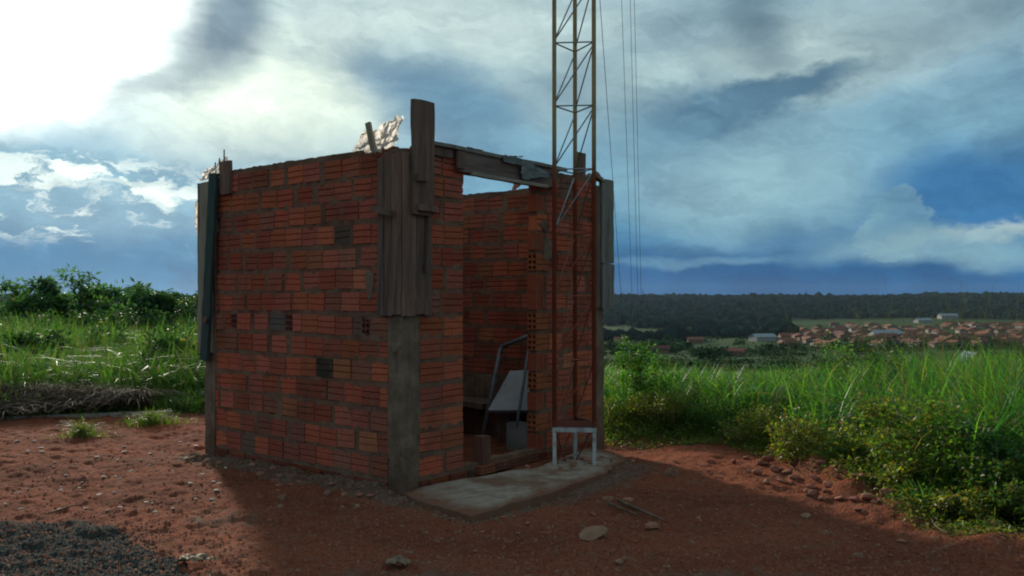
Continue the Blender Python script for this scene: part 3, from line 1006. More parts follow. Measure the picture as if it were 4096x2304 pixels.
# ------------------------------------------------------------------ lattice mast on its white stand
mast = empty('antenna_mast', (.565, 7.68, .02))
tag(mast, 'three-legged lattice mast, yellow above and rust-red below, on a short white stand', 'mast')
LEG = [Vector((-.180, -.07, 0)), Vector((.178, -.10, 0)), Vector((.030, .215, 0))]
ZB, BAY, NB = .37, .577, 50
ZTOP = ZB + BAY * NB
for p in LEG:
    m = MB(); m.tube([p + Vector((0, 0, ZB)), p + Vector((0, 0, ZTOP))], .0205, 10); m.obj('leg', M['mast'], mast, True)
for p in LEG:
    m = MB(); m.box((p.x - .016, p.y - .016, -.06), (p.x + .016, p.y + .016, .31), .001); m.obj('stand_leg', M['white_paint'], mast)
up_ = MB()
for b in range(NB + 1):
    z = ZB + .02 + BAY * b
    vis = b <= 8
    for i in range(3):
        p, q = LEG[i], LEG[(i + 1) % 3]
        if b > 0:
            m = MB() if vis else up_
            m.tube([p + Vector((0, 0, z)), q + Vector((0, 0, z))], .0068, 6)
            if vis: m.obj('crossbar', M['mast' if b < 4 else 'steel'], mast)
        if b < NB:
            m = MB() if vis else up_
            lo, hi = (p, q) if i != 1 else (p, q)
            m.tube([lo + Vector((0, 0, z + BAY - .02)), hi + Vector((0, 0, z + .02))] if i else [lo + Vector((0, 0, z + .02)), hi + Vector((0, 0, z + BAY - .02))], .0068, 6)
            if vis: m.obj('diagonal_brace', M['mast' if b < 3 else 'steel'], mast)
uo = up_.obj('upper_lattice', M['steel'], mast); uo['kind'] = 'stuff'
for i in range(3):
    p, q = LEG[i], LEG[(i + 1) % 3]
    d = (q - p).normalized(); nrm = Vector((d.y, -d.x, 0)) * .016
    def bar(z0, z1, ext, thick, nm, mt):
        a, b = p - d * ext, q + d * ext
        w = Vector((d.y, -d.x, 0)) * thick
        vs = [a - w, b - w, b + w, a + w]
        m = MB(); m.add([v + Vector((0, 0, z0)) for v in vs] + [v + Vector((0, 0, z1)) for v in vs],
                        [(0, 3, 2, 1), (4, 5, 6, 7), (0, 1, 5, 4), (1, 2, 6, 5), (2, 3, 7, 6), (3, 0, 4, 7)])
        m.obj(nm, mt, mast)
    bar(.312, .353, .012 - .002 * i, .017 + .001 * i, 'stand_rail', M['white_paint'])
    bar(.360, .412, .026 - .002 * i, .012 + .001 * i, 'base_angle', M['rust'])
for (a, b, t0, t1) in ((0, 2, .06, .55), (1, 2, .2, .95), (2, 0, .15, .9)):
    m = MB(); p, q = LEG[a], LEG[b]
    m.tube([p.lerp(q, t0) + Vector((0, 0, .31)), p.lerp(q, t1) + Vector((0, 0, 0.0))], .0068, 6); m.obj('stand_brace', M['rust'], mast)

# guy wires from the mast down the slope behind
for k, (zt, px, Y, lab) in enumerate(((7.2, 2512, 24, 'thin guy wire, lowest tied and nearest the mast'), (16.5, 2540, 27, 'thin guy wire, second out from the mast'),
                                     (24.5, 2560, 29, 'thin guy wire, third out from the mast'), (29.0, 2572, 34, 'thin guy wire, outermost from the mast'))):
    e = Vector(((px - CX) / F * Y, Y, 0)); e.z = float(gz(e.x, e.y)) - .1
    s_ = Vector((.62, 7.78, zt)); m = MB()
    pts = []
    for i in range(25):
        t = i / 24; p = s_.lerp(e, t); p.z -= .9 * t * (1 - t) * (k == 0) * .3; pts.append(p)
    m.tube(pts, .0045 + .0008 * k, 5)
    tag(m.obj('guy_wire', M['wire']), lab, 'wire', 'guy wires of the mast')

# ------------------------------------------------------------------ torn sheets and scraps on the wall tops
def crumple(name, label, mp, su, sv, seed, amp, mt='sheet', cat='sheet', group=None, n=26):
    """mp(a, b) in -1..1 -> world point of the unwrinkled sheet; wrinkled by noise in all directions"""
    u = np.linspace(-1, 1, n); vs = []
    for i, a in enumerate(u):
        for j, b in enumerate(u):
            ea = 1 + .22 * float(fbm(np.float64(b * 3 + seed), np.float64(seed * 2.0), 3)) * 2
            eb = 1 + .22 * float(fbm(np.float64(a * 3 + seed + 5), np.float64(seed + 3.0), 3)) * 2
            p = Vector(mp(a * ea, b * eb))
            for c in range(3):
                k = float(fbm(np.float64(a * 2.6 + seed + 7 * c), np.float64(b * 2.6 + 3 * c), 4))
                k2 = abs(float(vnoise(np.float64(a * 7 + seed + c * 3), np.float64(b * 7 + c))) - .5)
                p[c] += amp * (2.4 * k + .45 * (k2 - .25))
            vs.append(p)
    f = [(i * n + j, i * n + j + 1, (i + 1) * n + j + 1, (i + 1) * n + j) for i in range(n - 1) for j in range(n - 1)]
    m = MB(); m.add(vs, f)
    return tag(m.obj(name, M[mt], None, True), label, cat, group)


crumple('plastic_sheet', 'crumpled translucent sheet on the wall top beside the stake', lambda a, b: hw(-.005 + b * .045, .41 + a * .13, 2.825 + .085 * b + .02 * a), 0, 0, 1.3, .030)
crumple('plastic_sheet', 'crumpled translucent sheet heaped against the tall board of the near column', lambda a, b: hw(.03 + b * .045, .20 + a * .12, 2.87 + .125 * b - a * .02), 0, 0, 6.1, .036)
crumple('plastic_sheet', 'white sheet wrapped round the bars above the green plank', lambda a, b: hw(.05 + b * .04, 2.655 + a * .10, 2.83 + .10 * b - .01 * a), 0, 0, 11.7, .026)
crumple('plastic_sheet', 'torn sheet end flapping at the outer top corner of the pale plank', lambda a, b: hw(.02 + b * .04, 2.83 + a * .10, 2.79 + .07 * b), 0, 0, 15.2, .028)
crumple('plastic_sheet', 'pale sheet bulging behind the edge of the pale plank halfway up', lambda a, b: hw(.05 + b * .06, 2.95 + .07 * (1 - a * a), 2.36 + a * .22), 0, 0, 21.4, .035)
crumple('cement_bag', 'lumpy grey-brown bag on top of the column behind the mast', lambda a, b: hw(2.80 + a * .10, .06 + b * .09, 2.78 + .09 * (1 - a * a) * (1 - b * b)), 0, 0, 25.9, .05, 'paper', 'bag')
crumple('plastic_scrap', 'torn greenish-grey scrap hanging over the lintel beam beside the mast', lambda a, b: hw(1.62 + a * .20, -.070 - .006 * b, 2.755 - .06 * b * (1 - .5 * a) - .03), 0, 0, 31.0, .010, 'scrap', 'scrap', n=18)
crumple('plastic_scrap', 'small torn scrap hanging at the middle of the lintel beam', lambda a, b: hw(1.28 + a * .12, -.068, 2.79 - .03 * b), 0, 0, 37.0, .008, 'scrap', 'scrap', n=14)
crumple('tile_scrap', 'flat orange tile piece lying on the lintel near the column', lambda a, b: hw(.83 + a * .10, .03 + b * .06, 2.835), 0, 0, 41.0, .008, 'stone_red', 'tile', n=10)
crumple('paper_scrap', 'pale scrap lying on the lintel above the doorway', lambda a, b: hw(1.40 + a * .09, .02 + b * .06, 2.845 + .01 * a), 0, 0, 43.0, .014, 'paper', 'scrap', n=10)
crumple('clay_shard', 'lit brick shard propped between lintel and inner wall', lambda a, b: hw(HA - .09 + b * .03, 1.10 + a * .06, 2.85 + b * .08 - a * .03), 0, 0, 47.0, .012, 'stone_red', 'shard', n=8)


def stick_box(name, a, b, w, mt, label, cat, group=None):
    a, b = Vector(a), Vector(b); d = b - a; L = d.length
    me = noisy_box((-w[0] / 2, -w[1] / 2, 0), (w[0] / 2, w[1] / 2, L), .06, .002, random.random() * 50)
    me.materials.append(M[mt]); me.name = name
    o = link(bpy.data.objects.new(name, me)); o.location = a; o.rotation_euler = d.to_track_quat('Z', 'Y').to_euler()
    return tag(o, label, cat, group)


stick_box('wooden_stake', hw(-.035, .315, 2.74), hw(-.045, .37, 2.97), (.030, .045), 'wood_pale', 'short wooden stake leaning up from the crumpled sheet on the wall top', 'stake')
for (y, zt, lab) in ((2.755, 2.90, 'shortest of three rusty bars standing from the column above the green plank'), (2.68, 2.935, 'middle of three rusty bars standing from the column above the green plank'),
                     (2.60, 3.01, 'tallest of three rusty bars standing from the column beside the board stub')):
    m = MB(); m.tube([hw(.05, y, 2.60), hw(.05, y - .004, zt)], .0065, 6)
    tag(m.obj('steel_bar', M['rebar']), lab, 'bar', 'bars rising from the column')

# ------------------------------------------------------------------ things inside the doorway
pf = Vector((-.335, 9.08, -.03)); pm = at(2003, 1392, 9.15); pe = at(2150, 1330, 8.75)
root = empty('metal_pipe', pf); tag(root, 'bent grey pipe leaning inside the doorway', 'pipe')
m = MB(); m.tube([Vector((0, 0, 0)), pm - pf], .023, 10); m.obj('pipe_length', M['pipe'], root, True)
m = MB(); m.tube([pm - pf + Vector((0, 0, -.05)), pm - pf + Vector((.012, 0, .01)), pm - pf + Vector((.06, -.03, .035))], .029, 10); m.obj('elbow', M['pipe'], root, True)
m = MB(); m.tube([pm - pf + Vector((.02, -.01, .02)), pe - pf], .023, 10); m.obj('pipe_arm', M['pipe'], root, True)

sb = at(2068, 1800, 8.62); sb.z = -.02
root = empty('shovel', sb); tag(root, 'square-bladed shovel standing behind the brick jamb', 'shovel')
m = MB(); n = 9; vs = []
for layer in (0, 1):
    for j in range(8):
        for i in range(n):
            u = i / (n - 1) * 2 - 1; v = j / 7
            w = .108 * (1 - .05 * max(0, v - .82) / .18 * abs(u) ** 2) * (.97 if j == 0 else 1)
            z = v * .285 - (.012 * max(0, v - .8) / .2 * abs(u) ** 5) + (.012 * abs(u) ** 6 if j == 0 else 0)
            vs.append((u * w, .035 * (1 - u * u) + .05 * v + layer * .006, z))
f = []
for layer in (0, 1):
    b = layer * 8 * n
    f += [(b + j * n + i, b + j * n + i + 1, b + (j + 1) * n + i + 1, b + (j + 1) * n + i) for j in range(7) for i in range(n - 1)]
m.add(vs, f); m.obj('blade', M['shovel'], root, True)
m = MB(); m.tube([Vector((0, .09, .20)), Vector((.012, .10, .33)), Vector((.13, .22, 1.05))], [.020, .017, .016], 10); m.obj('handle', M['pipe'], root, True)

pl = [at(1952, 1640, 8.95), at(2150, 1640, 8.85), at(2150, 1478, 9.2), at(2040, 1483, 9.3)]
m = MB(); nn = (pl[1] - pl[0]).cross(pl[3] - pl[0]).normalized() * .045
m.add(pl + [p - nn for p in pl], [(0, 1, 2, 3), (7, 6, 5, 4), (0, 4, 5, 1), (1, 5, 6, 2), (2, 6, 7, 3), (3, 7, 4, 0)])
tag(m.obj('leaning_slab', M['panel']), 'pale tilted slab propped up inside the doorway', 'slab')
# blocks that carry the panel
for k, (px, lab) in enumerate(((2015, 'dark block under the lower corner of the pale slab'), (2130, 'dark block under the pale slab hidden by the jamb'))):
    p = at(px, 1650, 9.12); o = nobj('support_block', (-.07, -.08, 0), (.07, .08, .33), .06, .008, M['concrete'], None, 60 + k)
    o.location = (p.x, p.y + .05, -.02); tag(o, lab, 'block')

sp = hw(.965, .02, .08)
bo = bpy.data.objects.new('loose_brick', VARM[2]); bo.color = (.20, .085, .055, 1); link(bo)
bo.location = sp + Vector((0, 0, .13)); bo.scale = (.26, 1.0, .72); bo.rotation_euler = (0, R(90), HUT_ROT + .1)
tag(bo, 'single brick standing on end on the threshold', 'brick')

# ------------------------------------------------------------------ stones, shards, sticks and litter on the dirt
def stone_mesh(seed, mt):
    import bmesh
    rnd = random.Random(seed); bm = bmesh.new()
    bmesh.ops.create_icosphere(bm, subdivisions=2, radius=1)
    cuts = [(Vector((rnd.gauss(0, 1), rnd.gauss(0, 1), rnd.gauss(0, 1))).normalized(), rnd.uniform(.5, .85)) for _ in range(9)]
    for v in bm.verts:
        for nrm, dd in cuts:
            e = v.co.dot(nrm) - dd
            if e > 0: v.co -= nrm * e
        v.co *= 1 + rnd.uniform(-.05, .05)
    me = bpy.data.meshes.new('stone'); bm.to_mesh(me); bm.free(); me.materials.append(M[mt]); return me


SP = [stone_mesh(s, 'stone_pale') for s in range(4)]
M['chip'] = two_tone('pale_chip', (.50, .40, .30), (.62, .53, .43), 9, 4, .8, .3, .003)
SC_ = [stone_mesh(s + 50, 'chip') for s in range(4)]
SR = [stone_mesh(s + 20, 'stone_red') for s in range(4)]


def stone(px, py, w, h, me, label, group=None, name='stone', cat='stone', dp=None):
    p = gpt(px, py); o = link(bpy.data.objects.new(name, me)); s = w / F * p.y / 2
    o.scale = (s, s * (dp or .75), h / F * p.y / 2)
    o.location = (p.x, p.y, p.z + o.scale.z * .55); o.rotation_euler = (random.uniform(-.2, .2), random.uniform(-.2, .2), random.uniform(-.4, .4))
    return tag(o, label, cat, group)


stone(2372, 2150, 140, 44, SP[0], 'largest pale slab-like stone lying in the hut shadow')
stone(2612, 2118, 80, 40, SR[0], 'dark red rounded stone at the end of the long stick')
stone(2508, 2000, 50, 26, SR[1], 'red stone just off the edge of the concrete slab')
stone(2428, 1990, 55, 26, SP[1], 'flat grey-brown stone just off the edge of the concrete slab')
stone(2475, 2250, 48, 26, SP[2], 'square pale stone lowest in the shadowed dirt')
stone(3428, 2215, 48, 30, SP[3], 'pale rounded stone alone near the lower edge of the dirt')
stone(2685, 1905, 62, 46, SP[1], 'broken hollow brick end by the sunlit rubble', name='brick_end', cat='brick')
stone(3070, 1855, 48, 34, SR[2], 'sunlit upright shard on the rubble ridge')
stone(3065, 1935, 34, 26, SP[0], 'small bright triangular shard below the rubble ridge')
stone(3545, 2030, 70, 52, SR[3], 'largest red boulder at the foot of the weeds', )
stone(3470, 2030, 62, 42, SR[0], 'middle red boulder at the foot of the weeds')
stone(3410, 2025, 46, 32, SR[1], 'smallest red boulder at the foot of the weeds')
stone(3600, 2165, 44, 26, SR[2], 'red clod on the bare dirt below the boulders')
stone(3220, 2075, 54, 24, SP[2], 'low pale stone on the sunlit dirt right of the shadow')
stone(1130, 1998, 34, 30, SP[3], 'paler of two chips in front of the plain wall')
stone(1122, 2035, 34, 22, SP[0], 'lower of two chips in front of the plain wall')
RUB = 'rubble lumps on the dirt ridge'
for k in range(46):
    px = random.gauss(3200, 150); py = 1900 + (px - 3200) * .36 + random.gauss(22, 24)
    stone(px, py, random.uniform(20, 52), random.uniform(16, 34), random.choice(SR), 'red rubble lump on the ridge of spoil below the weeds', RUB, 'rubble_lump', 'rubble')
CH = 'pale chips on the sunlit dirt'
for k in range(62):
    px = random.uniform(20, 950); py = random.uniform(1760, 2050)
    stone(px, py, random.uniform(12, 28), random.uniform(5, 9), random.choice(SC_), 'small pale chip on the sunlit dirt beside the hut', CH, 'stone_chip', 'chip')
CH2 = 'shards by the wall foot'
for k in range(26):
    s_ = random.uniform(0, 2.7); w = hw(-.12 - abs(random.gauss(0, .2)), s_)
    o = link(bpy.data.objects.new('brick_shard', random.choice(SR + SR + SP))); q = random.uniform(.015, .05)
    o.scale = (q, q * .7, q * .45); o.location = (w.x, w.y, float(gz(w.x, w.y)) + q * .2); o.rotation_euler = (0, 0, random.uniform(0, 6))
    tag(o, 'broken shard lying along the foot of the plain brick wall', 'shard', CH2)
CH3 = 'crumbs by the mast stand'
for k in range(22):
    w = Vector((random.gauss(.60, .28), random.gauss(7.72, .22), 0)); lx_ = (w - C0).dot(VV); zz = .045 - .028 * max(0, min(1, (lx_ - .4) / 2.2))
    o = link(bpy.data.objects.new('brick_crumb', random.choice(SR + SP))); q = random.uniform(.012, .045)
    o.scale = (q, q * .8, q * .55); o.location = (w.x, w.y, zz + q * .3); o.rotation_euler = (0, 0, random.uniform(0, 6))
    tag(o, 'brick crumb on the concrete slab around the white stand', 'crumb', CH3)
CH4 = 'stones in the hut shadow'
for k in range(40):
    px = random.uniform(1300, 3600); py = random.uniform(2050, 2295)
    stone(px, py, random.uniform(12, 30), random.uniform(8, 16), random.choice(SR + SR + SP), 'small stone bedded in the shaded dirt of the yard', CH4, 'small_stone', 'stone')


def stick(px0, py0, px1, py1, r, label, mt='twig', name='stick', lift=.012, bend=.0):
    a, b = gpt(px0, py0), gpt(px1, py1); m = MB(); pts = []
    side = Vector((b.y - a.y, a.x - b.x, 0)).normalized()
    for i in range(9):
        t = i / 8; p = a.lerp(b, t) + side * bend * math.sin(math.pi * t) + side * random.uniform(-.004, .004)
        p.z = a.z + (b.z - a.z) * t + lift + r + .006; pts.append(p)
    m.tube(pts, [r * (1 - .35 * i / 8) for i in range(9)], 6)
    return tag(m.obj(name, M[mt], None, True), label, 'stick')


stick(2470, 2008, 2655, 2100, .013, 'longer of two brown sticks lying in the hut shadow')
stick(2432, 2016, 2548, 2068, .009, 'shorter of two brown sticks lying in the hut shadow')
stick(3262, 1858, 3352, 1966, .010, 'pale stick leaning on the rubble ridge', lift=.05)
stick(3085, 1820, 3178, 1915, .005, 'thin straw stalk lying over the rubble ridge', lift=.04)
stick(3720, 2100, 3792, 2178, .005, 'straw stalk on the sunlit dirt below the weeds', bend=.03)
stick(800, 2080, 840, 2110, .004, 'thin twig on the bare dirt before the plain wall', bend=.04)
stick(200, 2065, 305, 2022, .007, 'twig on the sunlit dirt above the dark gravel')
stick(10, 1843, 70, 1842, .008, 'pale twig on the dirt at the left picture edge')
tp = [gpt(-700, 1706), gpt(690, 1658)]
d = tp[1] - tp[0]
o = nobj('timber_plank', (0, -.03, -.02), (d.length, .05, .05), .25, .006, M['timber'], None, 77)
o.location = tp[0] + Vector((0, 0, .0)); o.rotation_euler = (0, 0, math.atan2(d.y, d.x))
tag(o, 'long grey timber lying on the dirt at the foot of the tall grass', 'plank')


def litter(px, py, w, h, label, mt, name, cat, seed, lift=.02):
    p = gpt(px, py); s = w / F * p.y / 2
    return crumple(name, label, lambda a, b: (p.x + a * s, p.y + b * s * .8, p.z + lift + h / F * p.y * .5 * (1 - a * a * .6)), 0, 0, seed, s * .35, mt, cat, n=12)


litter(770, 2262, 105, 34, 'large curled dry leaf at the edge of the dark gravel', 'paper', 'dry_leaf', 'leaf', 51)
litter(850, 2262, 40, 22, 'small dry leaf beside the large curled one', 'paper', 'dry_leaf', 'leaf', 52)
litter(1595, 2262, 92, 34, 'curled dry leaf in the shaded dirt at the lower middle', 'paper', 'dry_leaf', 'leaf', 53)
litter(3432, 1890, 50, 24, 'white litter at the foot of the weeds', 'litter', 'paper_litter', 'litter', 54, .03)
litter(3980, 2165, 60, 26, 'pale dry leaf under the weeds at the right picture edge', 'paper', 'dry_leaf', 'leaf', 55)

# loose gravel and clods nobody could count
def scatter(name, label, n, fn, mt, smin, smax):
    v0 = np.array([(1, 0, -.3), (-.5, .8, -.3), (-.5, -.8, -.3), (.2, .2, .7), (-.4, .1, .5)])
    f0 = np.array([(0, 1, 3), (1, 2, 4), (2, 0, 3), (1, 4, 3), (2, 3, 4)])
    x, y = fn(n); n = len(x)
    s = smin + (smax - smin) * rng.random(n) ** 2.5; th = rng.random(n) * 6.28
    vv = v0[None] * (0.7 + .6 * rng.random((n, 5, 1)))
    c, s_ = np.cos(th)[:, None], np.sin(th)[:, None]
    X = (vv[..., 0] * c - vv[..., 1] * s_) * s[:, None] + x[:, None]; Y = (vv[..., 0] * s_ + vv[..., 1] * c) * s[:, None] + y[:, None]
    Z = vv[..., 2] * s[:, None] * .7 + gz(x, y)[:, None]
    ff = (f0[None] + 5 * np.arange(n)[:, None, None]).reshape(-1, 3)
    o = link(bpy.data.objects.new(name, mesh_np(name, np.stack([X, Y, Z], -1).reshape(-1, 3), ff, mt)))
    return tag(o, label, None, None, 'stuff')


def yard(n):
    px = rng.uniform(-200, 4300, n); py = 1745 + (2360 - 1745) * rng.random(n) ** .8
    Y = F * EYE / (py - YH); X = (px - CX) * Y / F
    k = (Y < veg_y(X, Y) + .3)
    l1 = (X - C0.x) * VV.x + (Y - C0.y) * VV.y; l2 = (X - C0.x) * UU.x + (Y - C0.y) * UU.y
    k &= ~((l1 > -.02) & (l1 < 2.95) & (l2 > -1.0) & (l2 < 2.9))
    return X[k], Y[k]


def slab_edge(n):
    t = rng.random(n); e = np.array([(.0, -.05), (-.12, -.35), (-.22, -.70), (-.22, -.92), (.2, -.96), (.9, -.97), (1.6, -.90), (2.1, -.74), (2.5, -.5), (2.75, -.1)])
    u = t * (len(e) - 1); i = np.minimum(u.astype(int), len(e) - 2); f_ = (u - i)[:, None]
    p = e[i] * (1 - f_) + e[i + 1] * f_ + rng.normal(0, .06, (n, 2)); p[:, 1] -= .03
    q = np.stack([rng.normal(-.10, .10, n), rng.uniform(-.1, 2.8, n)], -1); q[:, 0] = np.minimum(q[:, 0], -.02)
    p = np.where(rng.random((n, 1)) < .5, p, q)
    return C0.x + VV.x * p[:, 0] + UU.x * p[:, 1], C0.y + VV.y * p[:, 0] + UU.y * p[:, 1]


def asphalt_pts(n):
    px = rng.uniform(-200, 780, n); py = rng.uniform(2090, 2400, n)
    ed = np.interp(px, [-3000, 0, 380, 560, 680, 760, 900], [2060, 2085, 2112, 2160, 2235, 2330, 2700])
    k = py > ed + rng.normal(0, 38, n)
    Y = F * EYE / (py - YH); X = (px - CX) * Y / F
    return X[k], Y[k]


M['gravel'] = two_tone('dark_gravel', (.03, .034, .030), (.085, .088, .078), 40, 3, 1.0, 0, spec=.05)
M['clod'] = two_tone('dirt_clod', (.20, .072, .042), (.27, .11, .068), 25, 3, 1.0, 0, stain=(.24, .15, .10), spec=.03)
scatter('gravel', 'dark grey gravel spread at the lower left edge of the yard', 11000, asphalt_pts, M['gravel'], .003, .018)
M['grit'] = two_tone('mortar_grit', (.13, .075, .048), (.20, .13, .088), 25, 3, 1.0, 0, spec=.03)
scatter('mortar_rubble', 'crumbled mortar along the wall foot and the slab edge', 1500, slab_edge, M['grit'], .005, .034)
scatter('dirt_clods', 'small clods and grit strewn over the red dirt', 20000, yard, M['clod'], .004, .022)

# ------------------------------------------------------------------ plants
def blades(x, y, L, W, bend, tone, seg=4, lean=None):
    n = len(x); ph = rng.random(n) * 6.283
    t = np.linspace(0, 1, seg + 1)[None, :]
    k = bend[:, None]; L_ = L[:, None]
    hor = L_ * (k * .95 * t ** 1.9); ver = L_ * (t - .62 * k * t ** 2.4)
    cx, sx = np.cos(ph)[:, None], np.sin(ph)[:, None]
    X = x[:, None] + hor * cx; Y = y[:, None] + hor * sx; Z = gz(x, y)[:, None] - .01 + ver
    w = W[:, None] * (1 - t ** 1.6) * .5 * np.minimum(1, .5 + 3 * t) + .0008
    rr = rng.uniform(-.9, .9, n)[:, None]
    dx, dy = -sx * np.cos(rr), cx * np.cos(rr); dz = np.sin(rr) * np.ones_like(t)
    V = np.stack([np.stack([X - dx * w, Y - dy * w, Z - dz * w * .6], -1), np.stack([X + dx * w, Y + dy * w, Z + dz * w * .6], -1)], 2)
    V = V.reshape(n, -1, 3); m = V.shape[1]
    q = np.array([(2 * i, 2 * i + 1, 2 * i + 3, 2 * i + 2) for i in range(seg)])
    f = (q[None] + m * np.arange(n)[:, None, None]).reshape(-1, 4)
    T = np.repeat(tone[:, None, :], m, 1).reshape(-1, 3)
    T = np.concatenate([T, np.ones((len(T), 1))], 1)
    return V.reshape(-1, 3), f, T


def merge(parts):
    vs, fs, ts, b = [], [], [], 0
    for v, f, t in parts:
        vs.append(v); fs.append(f + b); ts.append(t); b += len(v)
    return np.concatenate(vs), np.concatenate(fs), np.concatenate(ts)


def tones(n, base, var, dry=.06):
    b = np.array(base); t = b[rng.integers(0, len(b), n)] * rng.uniform(1 - var, 1 + var, (n, 1)) * rng.uniform(.92, 1.08, (n, 3))
    d = rng.random(n) < dry; t[d] = np.array((.22, .17, .08)) * rng.uniform(.6, 1.2, (d.sum(), 1))
    return t


GREEN = [(.070, .155, .028), (.085, .175, .026), (.055, .130, .030), (.11, .185, .030)]
LUSH = [(.045, .155, .026), (.065, .195, .024), (.036, .120, .036), (.10, .21, .028), (.13, .19, .030)]


def sample(px0, px1, d0, d1, n, clump=True):
    px = rng.uniform(px0, px1, n * 2); a = (px - CX) / F
    yb = F * EYE / (np.interp(px, VEG_PX, VEG_PY) - YH)
    d = d0 + (d1 - d0) * rng.random(n * 2) ** .8
    y = yb + d; x = a * y
    if clump:
        c = fbm(x * 1.3, y * 1.3 + 40, 3)
        k = c > -.12 + .2 * rng.random(n * 2) - .1
        x, y, d, px = x[k], y[k], d[k], px[k]
    l1 = (x - C0.x) * VV.x + (y - C0.y) * VV.y; l2 = (x - C0.x) * UU.x + (y - C0.y) * UU.y
    k = ~((l1 > -.15) & (l1 < 3.1) & (l2 > -.3) & (l2 < 3.0))
    return x[k][:n], y[k][:n], d[k][:n], px[k][:n]


def grass_obj(name, label, parts, mt='leaf'):
    v, f, t = merge(parts)
    o = link(bpy.data.objects.new(name, mesh_np(name, v, f, M[mt], dict(tone=t))))
    return tag(o, label, None, None, 'stuff')


def hgt(x, y, d, px):
    h = .18 + .62 * ss(.0, 1.6, d)
    h = h * (.85 + .5 * ss(3300, 3800, px)) * (1 + .55 * fbm(x * .7, y * .7, 3))
    return h


def limit(x, y, L, px, lo=.62, hi=1.12):
    row = np.interp(px, [2380, 2600, 3000, 3300, 3600, 4100, 4600], [1450, 1475, 1490, 1465, 1430, 1410, 1410])
    top = EYE - (row - YH) / F * y - gz(x, y, False)
    return np.minimum(L, np.maximum(top, .12) / .72 * rng.uniform(lo, hi, len(L)))


